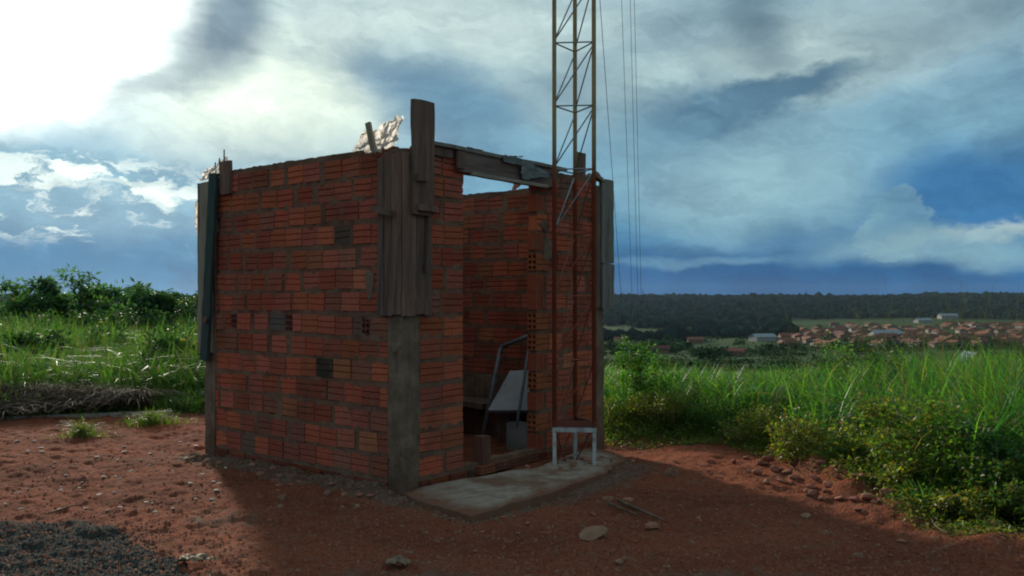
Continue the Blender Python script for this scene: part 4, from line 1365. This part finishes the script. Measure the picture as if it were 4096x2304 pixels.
def build_grass():
    P = []
    for (d0, d1, n, wf) in ((-.1, 1.2, 6500, 1), (.6, 4, 17000, 1.0), (3.5, 12, 15000, 1.35), (11, 36, 13000, 2.4)):
        x, y, d, px = sample(2380, 4500, d0, d1, n)
        L = limit(x, y, hgt(x, y, d, px) * rng.uniform(.5, 1.45, len(x)) * (1.15 if d0 > .5 else .9), px)
        P.append(blades(x, y, L, rng.uniform(.008, .022, len(x)) * wf, rng.uniform(.25, 1.0, len(x)), tones(len(x), LUSH, .35), 4))
    # coarse arching clumps
    for k in range(75):
        px = rng.uniform(2500, 4300); d = rng.uniform(.5, 4.5); a = (px - CX) / F
        yb = F * EYE / (np.interp(px, VEG_PX, VEG_PY) - YH); y0 = yb + d; n = 26
        x = a * y0 + rng.normal(0, .07, n); y = y0 + rng.normal(0, .07, n)
        L = limit(x, y, rng.uniform(.7, 1.35, n), np.full(n, px), .8, 1.35); P.append(blades(x, y, L, rng.uniform(.016, .030, n), rng.uniform(.35, .95, n), tones(n, LUSH, .35, .04), 6))
    x, y, d, px = sample(2400, 4500, .3, 6, 900)
    L = limit(x, y, rng.uniform(.5, 1.2, len(x)), px, .8, 1.3)
    P.append(blades(x, y, L, rng.uniform(.006, .016, len(x)), rng.uniform(.3, 1.1, len(x)), tones(len(x), [(.24, .19, .09), (.17, .12, .06)], .3, 0), 5))
    grass_obj('tall_grass', 'lush tall green grass on the slope beyond the dirt yard', P)
    P = []
    for (d0, d1, n, wf) in ((.25, 1.6, 5000, 1), (1.2, 6, 16000, 1.15), (5, 14, 14000, 1.6), (13, 26, 9000, 2.6)):
        x, y, d, px = sample(-500, 1000, d0, d1, n)
        L = (.25 + .55 * ss(.4, 2.5, d)) * (1 + 1.3 * fbm(x * .55, y * .55, 3)) * rng.uniform(.5, 1.4, len(x)) * 1.1
        P.append(blades(x, y, L, rng.uniform(.008, .022, len(x)) * wf, rng.uniform(.25, 1.0, len(x)), tones(len(x), GREEN, .35, .10), 4))
    for k in range(95):
        px = rng.uniform(-100, 840); d = rng.uniform(1.2, 11); a = (px - CX) / F
        yb = F * EYE / (np.interp(px, VEG_PX, VEG_PY) - YH); y0 = yb + d; n = 24
        x = a * y0 + rng.normal(0, .1, n); y = y0 + rng.normal(0, .1, n)
        P.append(blades(x, y, rng.uniform(.6, 1.3, n) * rng.uniform(.7, 1.15), rng.uniform(.015, .034, n), rng.uniform(.3, .95, n), tones(n, GREEN, .35) * rng.uniform(.6, 1.3), 6))
    grass_obj('tall_grass', 'tall sunlit grass behind the long grey timber', P)
    # everything behind the hut
    x, y, d, px = sample(1000, 2380, .2, 26, 9000)
    grass_obj('tall_grass', 'tall grass growing behind the hut', [blades(x, y, rng.uniform(.4, 1.0, len(x)), rng.uniform(.012, .035, len(x)), rng.uniform(.3, 1, len(x)), tones(len(x), GREEN, .3), 4)])
    # flattened straw at the foot of the grass on the left
    n = 5200
    px = rng.uniform(-300, 600, n); dep = rng.uniform(.05, 1.3, n) * (1 - .25 * ss(350, 600, px)); a = (px - CX) / F
    yb = F * EYE / (np.interp(px, VEG_PX, VEG_PY) - YH); y = yb + dep; x = a * y
    v, f, t = blades(x, y, rng.uniform(.3, .8, n), rng.uniform(.005, .013, n), rng.uniform(.8, 1.15, n), tones(n, [(.085, .060, .036), (.05, .037, .023), (.035, .027, .018)], .4, .03), 4)
    mound = .22 * np.exp(-(((v[:, 1] - F * EYE / (1672 - YH)) / .55 - .9) ** 2))
    mound *= np.clip(.75 + 1.6 * fbm(v[:, 0] * .8, v[:, 1] * .8, 3), .1, 1.4)
    v[:, 2] = v[:, 2] * .55 + mound * rng.uniform(.3, 1.0, len(v) // 10).repeat(10)
    grass_obj('dry_straw', 'heap of flattened brown dry grass behind the timber', [(v, f, t)], 'straw')
    # a small tuft on the bare dirt
    for (cx_, cy_, n, s, lab) in ((335, 1745, 420, .22, 'bright green grass tuft growing in the bare dirt'), (610, 1700, 700, .34, 'grass tuft at the end of the timber beside the hut')):
        p = gpt(cx_, cy_); th = rng.random(n) * 6.28; r = s * .75 * np.abs(rng.normal(0, 1, n)) * (1 + .5 * np.sin(3 * th + cx_))
        v, f, t = blades(p.x + r * np.cos(th), p.y + r * np.sin(th) * .8, rng.uniform(.05, .34, n) * np.exp(-(r / s) ** 2 * .5), rng.uniform(.005, .010, n), rng.uniform(.3, 1.0, n), tones(n, [(.09, .15, .025), (.12, .17, .03)], .3, .15), 4)
        o = empty('grass_tuft', (0, 0, 0)); tag(o, lab, 'grass tuft')
        link(bpy.data.objects.new('foliage', mesh_np('foliage', v, f, M['leaf'], dict(tone=t))), o)
    # wispy seed stalks above the grass
    n = 240
    x, y, d, px = sample(2950, 4400, 1.0, 6, n, False)
    k = rng.random(len(x)) < ss(2950, 3700, px) * .7 + .3
    x, y = x[k], y[k]; n = len(x)
    P = [blades(x, y, rng.uniform(1.3, 1.95, n), np.full(n, .004), rng.uniform(.1, .38, n), tones(n, [(.13, .13, .05), (.17, .14, .07)], .2, 0), 6)]
    v0 = P[0][0].reshape(n, -1, 3); tip = v0[:, -1]; base = v0[:, -5]
    for j in range(16):
        t = rng.random((n, 1)); c = base + (tip - base) * t; dd = rng.normal(0, 1, (n, 3)); dd[:, 2] = abs(dd[:, 2]) * .6
        dd = dd / np.linalg.norm(dd, axis=1, keepdims=True) * rng.uniform(.03, .13, (n, 1)); w = np.array([[.0012, .0012, 0]])
        V = np.stack([c - w, c + w, c + dd + w * .6, c + dd - w * .6], 1).reshape(-1, 3)
        T = np.tile(np.array([[.16, .14, .06, 1]]), (4 * n, 1))
        P.append((V, np.arange(4 * n).reshape(-1, 4), T))
    grass_obj('seed_stalks', 'thin seeding grass stalks rising above the lush grass', P, 'straw')


build_grass()


def leaves(c, size, aspect, tone, droop=.4, outward=None):
    """folded ovate leaves: centre c (n,3)"""
    n = len(c)
    d = rng.normal(0, 1, (n, 3)); d[:, 2] = d[:, 2] * .5 - droop
    if outward is not None: d = d + outward * .9
    d /= np.linalg.norm(d, axis=1, keepdims=True) + 1e-9
    u = rng.normal(0, .5, (n, 3)); u[:, 2] += 1
    s = np.cross(d, u); s /= np.linalg.norm(s, axis=1, keepdims=True) + 1e-9
    nn = np.cross(s, d)
    L = (size * rng.uniform(.6, 1.35, n))[:, None]; W = L * aspect
    p0 = c; p1 = c + d * L * .45 + s * W * .5 + nn * L * .10; p2 = c + d * L - nn * L * .06; p3 = c + d * L * .45 - s * W * .5 + nn * L * .10; pm = c + d * L * .5 - nn * L * .02
    V = np.stack([p0, p1, p2, p3, pm], 1).reshape(-1, 3); b = 5 * np.arange(n)[:, None]
    f = np.concatenate([b + np.array([0, 1, 2, 4]), b + np.array([0, 4, 2, 3])], 0)
    T = np.concatenate([np.repeat(tone, 5, 0), np.ones((5 * n, 1))], 1)
    return V, f, T


def crown_pts(n, rx, ry, rz, ncl, spread, hollow=.5):
    th = rng.random(ncl) * 6.283; u = rng.uniform(-.75, 1, ncl); r = hollow + (1 - hollow) * rng.random(ncl) ** .5
    q = np.sqrt(1 - u * u); cc = np.stack([np.cos(th) * q * rx * r, np.sin(th) * q * ry * r, u * rz * r], -1) * rng.uniform(.85, 1.12, (ncl, 1))
    k = rng.integers(0, ncl, n)
    g = rng.normal(0, 1, (n, 3)); g /= np.linalg.norm(g, axis=1, keepdims=True); g *= rng.random((n, 1)) ** .5
    sp = (spread * rng.uniform(.6, 1.3, ncl))[k][:, None]
    return cc[k] + g * sp * np.array([1, 1, .75]), g, cc, k


def plant(name, label, cat, loc, rx, rz, n, size, aspect, base_tones, group=None, trunk=None, ncl=22, droop=.4, mt='leaf', spread=.42, hollow=.5, lift=None, part='crown'):
    root = empty(name, loc); tag(root, label, cat, group)
    h = lift if lift is not None else rz
    pts, g, cc, k = crown_pts(n, rx, rx, rz, ncl, spread * rx, hollow)
    tone = tones(n, base_tones, .3, .02) * (rng.uniform(.7, 1.25, ncl)[k][:, None])
    V, f, T = leaves(pts + np.array([0, 0, h]), size, aspect, tone, droop, g)
    link(bpy.data.objects.new(part, mesh_np(part, V, f, M[mt], dict(tone=T))), root)
    m = MB(); tr = trunk or .02
    top = Vector((rng.normal(0, .05) * rx, rng.normal(0, .05) * rx, h + rz * .2))
    m.tube([Vector((0, 0, -.15)), top * .5 + Vector((rng.normal(0, .06) * rx, 0, 0)), top], [tr, tr * .75, tr * .4], 7)
    for c in cc[:: max(1, ncl // 9)]:
        e = Vector(c) + Vector((0, 0, h)); s_ = top * rng.uniform(.45, .9)
        m.tube([s_, s_.lerp(e, .5) + Vector((0, 0, .05 * rz)), e], [tr * .4, tr * .28, tr * .12], 5)
    m.obj('trunk' if part == 'crown' else 'stem', M['bark'], root, True)
    return root


DK = [(.036, .080, .030), (.048, .098, .032), (.030, .066, .030)]
# row of young trees on the left, behind the grass
for (px, top, w, Y, lab) in ((45, 1128, 190, 31, 'small dark tree, first from the left picture edge'), (170, 1112, 180, 30, 'small dark tree, second from the left picture edge'),
                             (318, 1097, 200, 31, 'small dark tree, third from the left, with drooping leaf tufts'), (485, 1098, 185, 29, 'small dark tree, fourth from the left, with a broad crown'),
                             (610, 1135, 170, 27, 'lower bushy tree next to the hut, last of the row'), (-110, 1140, 220, 32, 'small dark tree cut by the left picture edge')):
    x = (px - CX) / F * Y; g0 = float(gz(x, Y)); zt = EYE - (top - YH) / F * Y; hh = zt - g0; rx = w / F * Y / 2
    rz_ = hh * .36
    plant('young_tree', lab, 'tree', (x, Y, g0), rx * 1.0, rz_ * 1.1, 2100, .22, .40, [tuple(1.7 * c for c in q) for q in DK], 'row of young trees', .06, 24, .55, 'leaf', .40, .45, hh - rz_ * 1.1)
# darker scrub between and below them
for k, (px, top, w, Y) in enumerate(((100, 1215, 260, 25), (250, 1205, 260, 24.5), (400, 1200, 280, 25), (545, 1195, 260, 24), (700, 1125, 250, 27), (800, 1120, 230, 26), (20, 1260, 260, 21), (740, 1255, 240, 20), (130, 1340, 300, 15.5), (420, 1330, 260, 17), (640, 1370, 280, 14.5), (-40, 1400, 260, 13.5))):
    x = (px - CX) / F * Y; g0 = float(gz(x, Y)); zt = EYE - (top - YH) / F * Y; zt -= .45 if Y > 18 else .1; hh = max(.8, zt - g0); rx = w / F * Y / 2
    names = ['behind the first and second trees', 'between the second and third trees', 'under the third and fourth trees', 'under the fourth tree', 'right of the last tree', 'touching the hut edge',
             'low at the left picture edge', 'low in the grass beside the hut', 'sunk in the grass below the second tree', 'sunk in the grass below the third tree', 'half way between timber and last tree', 'in the grass cut by the left picture edge']
    plant('scrub_bush', 'dense dark scrub bush ' + names[k], 'bush', (x, Y, g0), rx, hh * .55, 2300, .13, .5, DK + [(.04, .085, .028)], 'scrub on the left', .035, 26, .2, 'leaf', .42, .4, hh * .5, 'foliage')

YG = [(.15, .165, .02), (.105, .15, .022), (.20, .185, .025), (.07, .12, .022), (.15, .105, .03)]
for k, (px, py, w, h, bt, lab) in enumerate((
        (2560, 1690, 230, 330, LUSH, 'leafy green shrub beside the far column of the hut'),
        (2640, 1720, 260, 170, YG, 'low yellow-green weed near the far column of the hut'),
        (2850, 1735, 260, 150, GREEN, 'low dark weed at the plant edge right of the hut'),
        (3480, 1700, 420, 330, DK + GREEN, 'large dark leafy shrub standing out of the lush grass'),
        (3320, 1800, 300, 220, LUSH, 'green weed below the large dark shrub'),
        (3060, 1790, 300, 160, YG, 'low weed where the rubble ridge begins'),
        (3230, 1870, 300, 170, YG, 'yellow-green weed above the pale stick'),
        (3560, 1930, 420, 330, YG, 'yellow-leaved spreading weed above the red boulders'),
        (3750, 1990, 420, 400, YG + GREEN, 'large yellow-green weed mound at the dirt edge'),
        (3930, 2060, 380, 360, GREEN + DK, 'dark green weed mound at the dirt edge near the right picture edge'),
        (4060, 2120, 330, 280, YG + GREEN, 'leafy weed cut by the right picture edge'),
        (3640, 2010, 260, 160, YG, 'low weed sprawling over the dirt beside the boulders'),
        (3860, 2110, 260, 150, YG, 'low weed sprawling over the dirt below the mounds'),
        (2730, 1650, 300, 170, DK + GREEN, 'dark rounded weed deep in the grass beyond the first weeds'),
        (2985, 1660, 280, 150, GREEN, 'olive weed in the grass above the start of the rubble'),
        (3150, 1620, 230, 170, DK + LUSH, 'dark weed in the grass in front of the lone shrub'),
        (3720, 1640, 300, 190, DK + GREEN, 'dark weed in the tall grass right of the large shrub'),
        (3960, 1720, 280, 180, LUSH + YG, 'bright leafy weed in the tall grass near the right picture edge'),
        (3420, 1900, 240, 150, GREEN, 'small weed behind the white litter'))):
    p = gpt(px, py); s = p.y / F; rx, hh = w * s / 2, h * s
    plant('leafy_weed', lab, 'weed', p, rx, hh * .55, int(1500 + 3200 * min(1.6, rx * hh * 2.2)), .036 if h < 300 else .042, .5, bt, 'weeds along the dirt edge', .010, 34, .05, 'leaf', .36, .3, hh * .45, 'foliage')


def low_weeds():
    x, y, d, px = sample(2400, 4500, -.4, 1.2, 4200)
    n = len(x); P = []
    reps = 12
    X = np.repeat(x, reps) + rng.normal(0, .07, n * reps); Y = np.repeat(y, reps) + rng.normal(0, .07, n * reps); D = np.repeat(d, reps)
    Z = gz(X, Y) + rng.random(n * reps) * (.05 + .26 * ss(-.3, .7, D))
    P.append(leaves(np.stack([X, Y, Z], -1), .028, .5, tones(n * reps, YG + YG + GREEN, .35, .10), .1))
    v, f, t = merge(P)
    tag(link(bpy.data.objects.new('ground_cover', mesh_np('ground_cover', v, f, M['leaf'], dict(tone=t)))), 'small-leaved creeping weeds fringing the dirt', None, None, 'stuff')
    x, y, d, px = sample(-400, 900, -.1, 8, 2200); n = len(x)
    X = np.repeat(x, 10) + rng.normal(0, .12, n * 10); Y = np.repeat(y, 10) + rng.normal(0, .12, n * 10); Z = gz(X, Y) + rng.random(n * 10) * np.repeat(.1 + .55 * ss(.5, 3, d), 10)
    v, f, t = leaves(np.stack([X, Y, Z], -1), .05, .45, tones(n * 10, GREEN, .35, .08), .1)
    tag(link(bpy.data.objects.new('ground_cover', mesh_np('ground_cover', v, f, M['leaf'], dict(tone=t)))), 'broad-leaved weeds mixed into the grass behind the timber', None, None, 'stuff')


low_weeds()

# ------------------------------------------------------------------ the valley: town, trees, wooded hills, pylons
WALLC = [two_tone('plaster_' + n, c, tuple(q * .8 for q in c), .8, 3, .9, 0) for n, c in (('cream', (.26, .20, .14)), ('grey', (.20, .18, .16)), ('ochre', (.24, .14, .08)), ('white', (.34, .31, .28)))]
ROOFC = [two_tone('roof_' + n, c, tuple(q * .7 for q in c), .9, 4, .9, 0) for n, c in (('red', (.20, .065, .038)), ('brown', (.13, .05, .034)), ('orange', (.24, .085, .046)))]
ROOFW = two_tone('roof_sheet', (.30, .32, .33), (.24, .26, .27), .6, 3, .8, 0, spec=.1)
M['dark'] = two_tone('dark_opening', (.02, .02, .02), (.03, .03, .03), 2, 2, .6, 0)


def house_meshes(w, d, h, rh, hip):
    b = MB(); b.add([(-w, -d, -3), (w, -d, -3), (w, d, -3), (-w, d, -3), (-w, -d, h), (w, -d, h), (w, d, h), (-w, d, h), (-w * (0 if hip else 1), 0, h + rh * (0 if hip else .95)), (w * (0 if hip else 1), 0, h + rh * (0 if hip else .95))],
                    [(0, 1, 5, 4), (1, 2, 6, 5) if hip else (1, 2, 6, 9, 5), (2, 3, 7, 6), (3, 0, 4, 7) if hip else (3, 0, 4, 8, 7)])
    o = .5; r = MB(); k = w * .55 if hip else w + o
    t = .18
    top = [(-w - o, -d - o, h - .25), (w + o, -d - o, h - .25), (w + o, d + o, h - .25), (-w - o, d + o, h - .25), (-k, 0, h + rh), (k, 0, h + rh)]
    f = [(0, 1, 5, 4), (2, 3, 4, 5)] + ([(1, 2, 5), (3, 0, 4)] if hip else [])
    n = len(top)
    r.add([(x, y, z + t) for x, y, z in top] + top, f + [tuple(n + q for q in g)[::-1] for g in f] + [(0, n, n + 1, 1), (2, n + 2, n + 3, 3)])
    return b, r


HV = [house_meshes(*a) for a in ((4.5, 3.5, 3.0, 1.5, False), (5.5, 4.0, 3.2, 1.7, True), (4.0, 3.2, 2.8, 1.3, False), (7.0, 4.5, 3.2, 1.9, False))]
HMESH = {}


def house(px, Y, k, wi, ri, rz_, label, group, sc=1.0, name='house', roofm=None):
    x = (px - CX) / F * Y; z = float(gz(x, Y))
    root = empty(name, (x, Y, z), rz_); root.scale = (sc, sc, sc * .9); tag(root, label, 'house', group)
    for nm, mb, mt in (('wall', HV[k][0], WALLC[wi]), ('roof', HV[k][1], roofm or ROOFC[ri])):
        key = (nm, k, mt.name)
        if key not in HMESH: HMESH[key] = mb.mesh(nm, mt)
        link(bpy.data.objects.new(nm, HMESH[key]), root)
    return root


rt = random.Random(3)
spots = []
for k in range(2500):
    if len(spots) >= 230: break
    px = rt.uniform(3130, 4350); py = rt.uniform(1300, 1392)
    if px < 3300 and py < 1322: continue
    Yh = None
    for Y in np.arange(420, 1150, 6.0):
        x = (px - CX) / F * Y
        if YH + F * (EYE - float(gz(x, Y, False))) / Y < py: Yh = Y; break
    if Yh is None: continue
    x = (px - CX) / F * Yh
    if any((x - a) ** 2 + (Yh - b) ** 2 < 10.5 ** 2 for a, b, _ in spots): continue
    spots.append((x, Yh, px))
for (x, Y, px) in spots:
    house(px, Y, rt.randrange(4), rt.choices(range(4), (3, 2, 2, 2))[0], rt.choices(range(3), (4, 3, 3))[0], rt.choice([0, .12, -.2, 1.5, 1.7]) + rt.uniform(-.1, .1),
          'small terracotta-roofed house packed into the far valley town', 'houses of the far town', rt.uniform(.8, 1.15))
def y_for(px, py):
    for Y in np.arange(230, 1400, 3.0):
        x = (px - CX) / F * Y
        if YH + F * (EYE - float(gz(x, Y, False))) / Y < py: return float(Y)
    return 900.0
for (px, py, k, w, r_, lab) in ((2445, 1352, 1, 0, 2, 'cream house with orange roof in the group nearest the hut edge'), (2480, 1368, 0, 0, 2, 'lower orange-roofed house in the group nearest the hut edge'),
                               (2560, 1350, 3, 2, 2, 'long ochre house standing apart beside the hut edge'), (2535, 1358, 0, 0, 0, 'small house touching the long ochre one'),
                               (2780, 1375, 0, 2, 2, 'lone orange roof in the green field of the valley'), (2640, 1415, 2, 2, 1, 'low brown roof half hidden in the valley scrub'),
                               (2890, 1335, 3, 1, 1, 'grey building at the near end of the middle house group'), (2950, 1322, 0, 3, 2, 'white house with orange roof in the middle group'),
                               (3010, 1328, 1, 0, 0, 'red-roofed house in the middle group'), (3060, 1322, 3, 0, 0, 'long red-roofed house in the middle group'), (3105, 1330, 0, 2, 1, 'brown-roofed house ending the middle group'),
                               (2940, 1425, 2, 2, 2, 'small orange roof low behind the grass stalks')):
    Y = y_for(px, py); house(px, Y, k, w, r_, rt.uniform(-.5, .5), lab, None, rt.uniform(.9, 1.15))
for (px, py, lab, sc, rz_) in ((3690, 1292, 'long white-roofed hall behind the town', 1.3, .1), (3790, 1276, 'wide pale-roofed shed highest behind the town', 1.7, -.05), (3050, 1365, 'pale metal roof in front of the middle house group', 1.2, .3),
                               (3540, 1357, 'low grey-roofed hall at the near edge of the town', 1.6, .05)):
    house(px, y_for(px, py), 3, 3, 0, rz_, lab, None, sc, 'hall', ROOFW)
# long pale wall round a field
Yw = y_for(3750, 1352); a = Vector(((3710 - CX) / F * Yw, Yw, 0)); b = Vector(((3960 - CX) / F * (Yw * .88), Yw * .88, 0))
for v in (a, b): v.z = float(gz(v.x, v.y))
m = MB(); dd = (b - a).normalized(); nn = Vector((dd.y, -dd.x, 0)) * .12
up = Vector((0, 0, 2.6)); dn = Vector((0, 0, -4))
m.add([a - nn + dn, b - nn + dn, b + nn + dn, a + nn + dn, a - nn + up, b - nn + up, b + nn + up, a + nn + up], [(0, 3, 2, 1), (4, 5, 6, 7), (0, 1, 5, 4), (1, 2, 6, 5), (2, 3, 7, 6), (3, 0, 4, 7)])
tag(m.obj('boundary_wall', WALLC[3]), 'long pale wall crossing the near part of the town', 'wall')
# white gabled house with a blue-grey roof close behind the grass
Y = 62.0; px = 3880; x = (px - CX) / F * Y; z = EYE - (1500 - YH) / F * Y
root = empty('gabled_house', (x, Y, z), .35); tag(root, 'white house with steep blue-grey gable showing through the tall grass', 'house')
b, r = house_meshes(.8, .6, .55, 1.0, False)
b.obj('wall', WALLC[3], root); r.obj('roof', two_tone('slate_blue', (.16, .21, .26), (.12, .16, .20), 2, 3, .7, 0), root)
root.scale = (1, 1, 1); root.rotation_euler = (0, 0, R(80))

# single trees in the valley
tv = random.Random(9)
TREEM = []
for k in range(5):
    pts, g, cc, kk = crown_pts(420, 1, 1, .8, 16, .42, .45)
    tone = tones(420, DK, .35, 0) * (rng.uniform(.7, 1.3, 16)[kk][:, None])
    V, f, T = leaves(pts + np.array([0, 0, 1.0]), .30, .7, tone, .1, g)
    cm = mesh_np('crown', V, f, M['farleaf'], dict(tone=T))
    tm = MB().tube([(0, 0, -.6), (.03, 0, .5), (0, .02, 1.1)], [.09, .07, .03], 6).mesh('trunk', M['bark'])
    TREEM.append((cm, tm))
VT = 'trees scattered over the valley'
def vtree(px, py, s, lab, grp):
    Y = y_for(px, py); x = (px - CX) / F * Y; k = tv.randrange(5)
    root = empty('valley_tree', (x, Y, float(gz(x, Y))), tv.uniform(0, 6)); s = s / F * Y
    s *= .55; root.location.z -= s * .45; root.scale = (s * 1.2, s * 1.2, s * tv.uniform(.75, 1.0)); tag(root, lab, 'tree', grp)
    for nm, me in zip(('crown', 'trunk'), TREEM[k]): link(bpy.data.objects.new(nm, me), root)
for (px, py, s) in ((2640, 1400, 60), (2700, 1412, 70), (2690, 1385, 60), (2600, 1395, 50), (2745, 1400, 55), (2840, 1440, 80), (2890, 1425, 60), (2790, 1430, 50), (3070, 1410, 55), (3120, 1402, 50), (2480, 1420, 55), (2540, 1430, 55),
                   (2450, 1400, 45), (2960, 1380, 36), (3190, 1400, 45), (2580, 1420, 60), (3330, 1400, 60), (3420, 1415, 70), (3800, 1400, 60), (3850, 1398, 50), (3990, 1395, 55), (4060, 1400, 60)):
    vtree(px, py, s, 'dark round tree scattered in the green valley before the town', VT)
for k in range(55):
    px = tv.uniform(3150, 4300); vtree(px, tv.uniform(1300, 1390), tv.uniform(8, 17), 'small dark tree between the roofs of the far town', 'trees in the far town')


def forest():
    n = 30000
    az = rng.uniform(R(-38), R(38), n); y = 620 + 2300 * rng.random(n) ** 1.1; x = np.tan(az) * y
    w = ss(880, 1100, y - 230 * ss(.26, .34, x / y) + 220 * fbm(x / 150, y / 150, 3)) > .4 + .3 * rng.random(n)
    # loose woods on the valley floor too, away from the town
    a = x / y; loose = (fbm(x / 90 + 50, y / 90, 3) > .05) & (a < .33) & (y > 620)
    k = w | loose
    x, y = x[k], y[k]; n = len(x)
    ico = np.array([(0, 0, 1), (.89, 0, .45), (.28, .85, .45), (-.72, .53, .45), (-.72, -.53, .45), (.28, -.85, .45), (.72, .53, -.45), (-.28, .85, -.45), (-.89, 0, -.45), (-.28, -.85, -.45), (.72, -.53, -.45), (0, 0, -1)])
    fi = np.array([(0, 1, 2), (0, 2, 3), (0, 3, 4), (0, 4, 5), (0, 5, 1), (1, 6, 2), (2, 7, 3), (3, 8, 4), (4, 9, 5), (5, 10, 1), (6, 7, 2), (7, 8, 3), (8, 9, 4), (9, 10, 5), (10, 6, 1)])
    s = (rng.uniform(2.4, 6.0, n) * (1 + .9 * (rng.random(n) < .06)))[:, None, None] * np.array([1, 1, .95]) * rng.uniform(.75, 1.25, (n, 12, 1))
    V = ico[None] * s + np.stack([x, y, gz(x, y, False) + 2.2 + rng.random(n) * 2], -1)[:, None]
    F_ = (fi[None] + 12 * np.arange(n)[:, None, None]).reshape(-1, 3)
    T = np.repeat(tones(n, [(.009, .026, .021), (.013, .034, .024), (.007, .020, .018)], .35, 0), 12, 0)
    o = link(bpy.data.objects.new('forest', mesh_np('forest', V.reshape(-1, 3), F_, M['farleaf'], dict(tone=np.concatenate([T, np.ones((len(T), 1))], 1)), True)))
    tag(o, 'dark wooded hills closing the valley at the horizon', None, None, 'stuff')


forest()


def valley_scrub():
    n = 11000
    az = rng.uniform(-.12, .72, n); y = 24 + 620 * rng.random(n) ** 1.5; x = az * y
    c = fbm(x / 38 + 20, y / 38, 3) + .6 * fbm(x / 9, y / 9 + 70, 2)
    k = c > .02 + .12 * rng.random(n)
    x, y = x[k], y[k]; n = len(x); rep = 14
    s = rng.uniform(.2, .6, n) * (.5 + y / 110)
    c0 = np.stack([x, y, gz(x, y, False)], -1)
    g = rng.normal(0, 1, (n, rep, 3)); g[..., 2] = np.abs(g[..., 2]) * .8
    P = (c0[:, None] + g * s[:, None, None] * np.array([1, 1, .7])).reshape(-1, 3)
    tone = np.repeat(tones(n, [(.022, .050, .018), (.030, .062, .018), (.045, .075, .022), (.016, .036, .018)], .35, .03), rep, 0)
    V, f, T = leaves(P, np.repeat(s, rep) * .6, .8, tone, .0)
    o = link(bpy.data.objects.new('valley_scrub', mesh_np('valley_scrub', V, f, M['farleaf'], dict(tone=T))))
    tag(o, 'patchy green scrub covering the slope and floor of the valley', None, None, 'stuff')


valley_scrub()
for (px, h, lab) in ((2572, 26, 'faint transmission pylon on the skyline near the guy wires'), (2660, 18, 'smaller faint pylon on the skyline'), (3225, 26, 'faint transmission pylon on the skyline in mid valley')):
    Y = 2250.0; x = (px - CX) / F * Y; z = float(gz(x, Y)) + 3
    root = empty('transmission_pylon', (x, Y, z)); tag(root, lab, 'pylon', 'pylons on the skyline')
    H = h / F * Y; m = MB()
    for sx in (-1, 1):
        for sy in (-1, 1): m.tube([(sx * 2.4, sy * 2.4, -5), (sx * .5, sy * .5, H)], .22, 4)
    m.obj('tower_frame', M['wire'], root)
    m = MB()
    for zz, w in ((.7, 5.5), (.88, 4.2)): m.tube([(-w, 0, H * zz), (w, 0, H * zz)], .2, 4)
    m.obj('cross_arm', M['wire'], root)

# ------------------------------------------------------------------ air
hz = MB(); hz.box((-4200, -60, -60), (4200, 4200, 62))
hm = bpy.data.materials.new('haze'); hm.use_nodes = True
ht = NT(hm.node_tree); ht.n.clear()
ho = ht.n.new('ShaderNodeOutputMaterial'); pv = ht.n.new('ShaderNodeVolumePrincipled')
pv.inputs['Color'].default_value = (.62, .78, .95, 1); pv.inputs['Density'].default_value = .00003; pv.inputs['Anisotropy'].default_value = .2
ht.l.new(pv.outputs[0], ho.inputs['Volume'])
hobj = hz.obj('haze', hm); tag(hobj, 'thin bluish air over the valley', None, None, 'stuff')
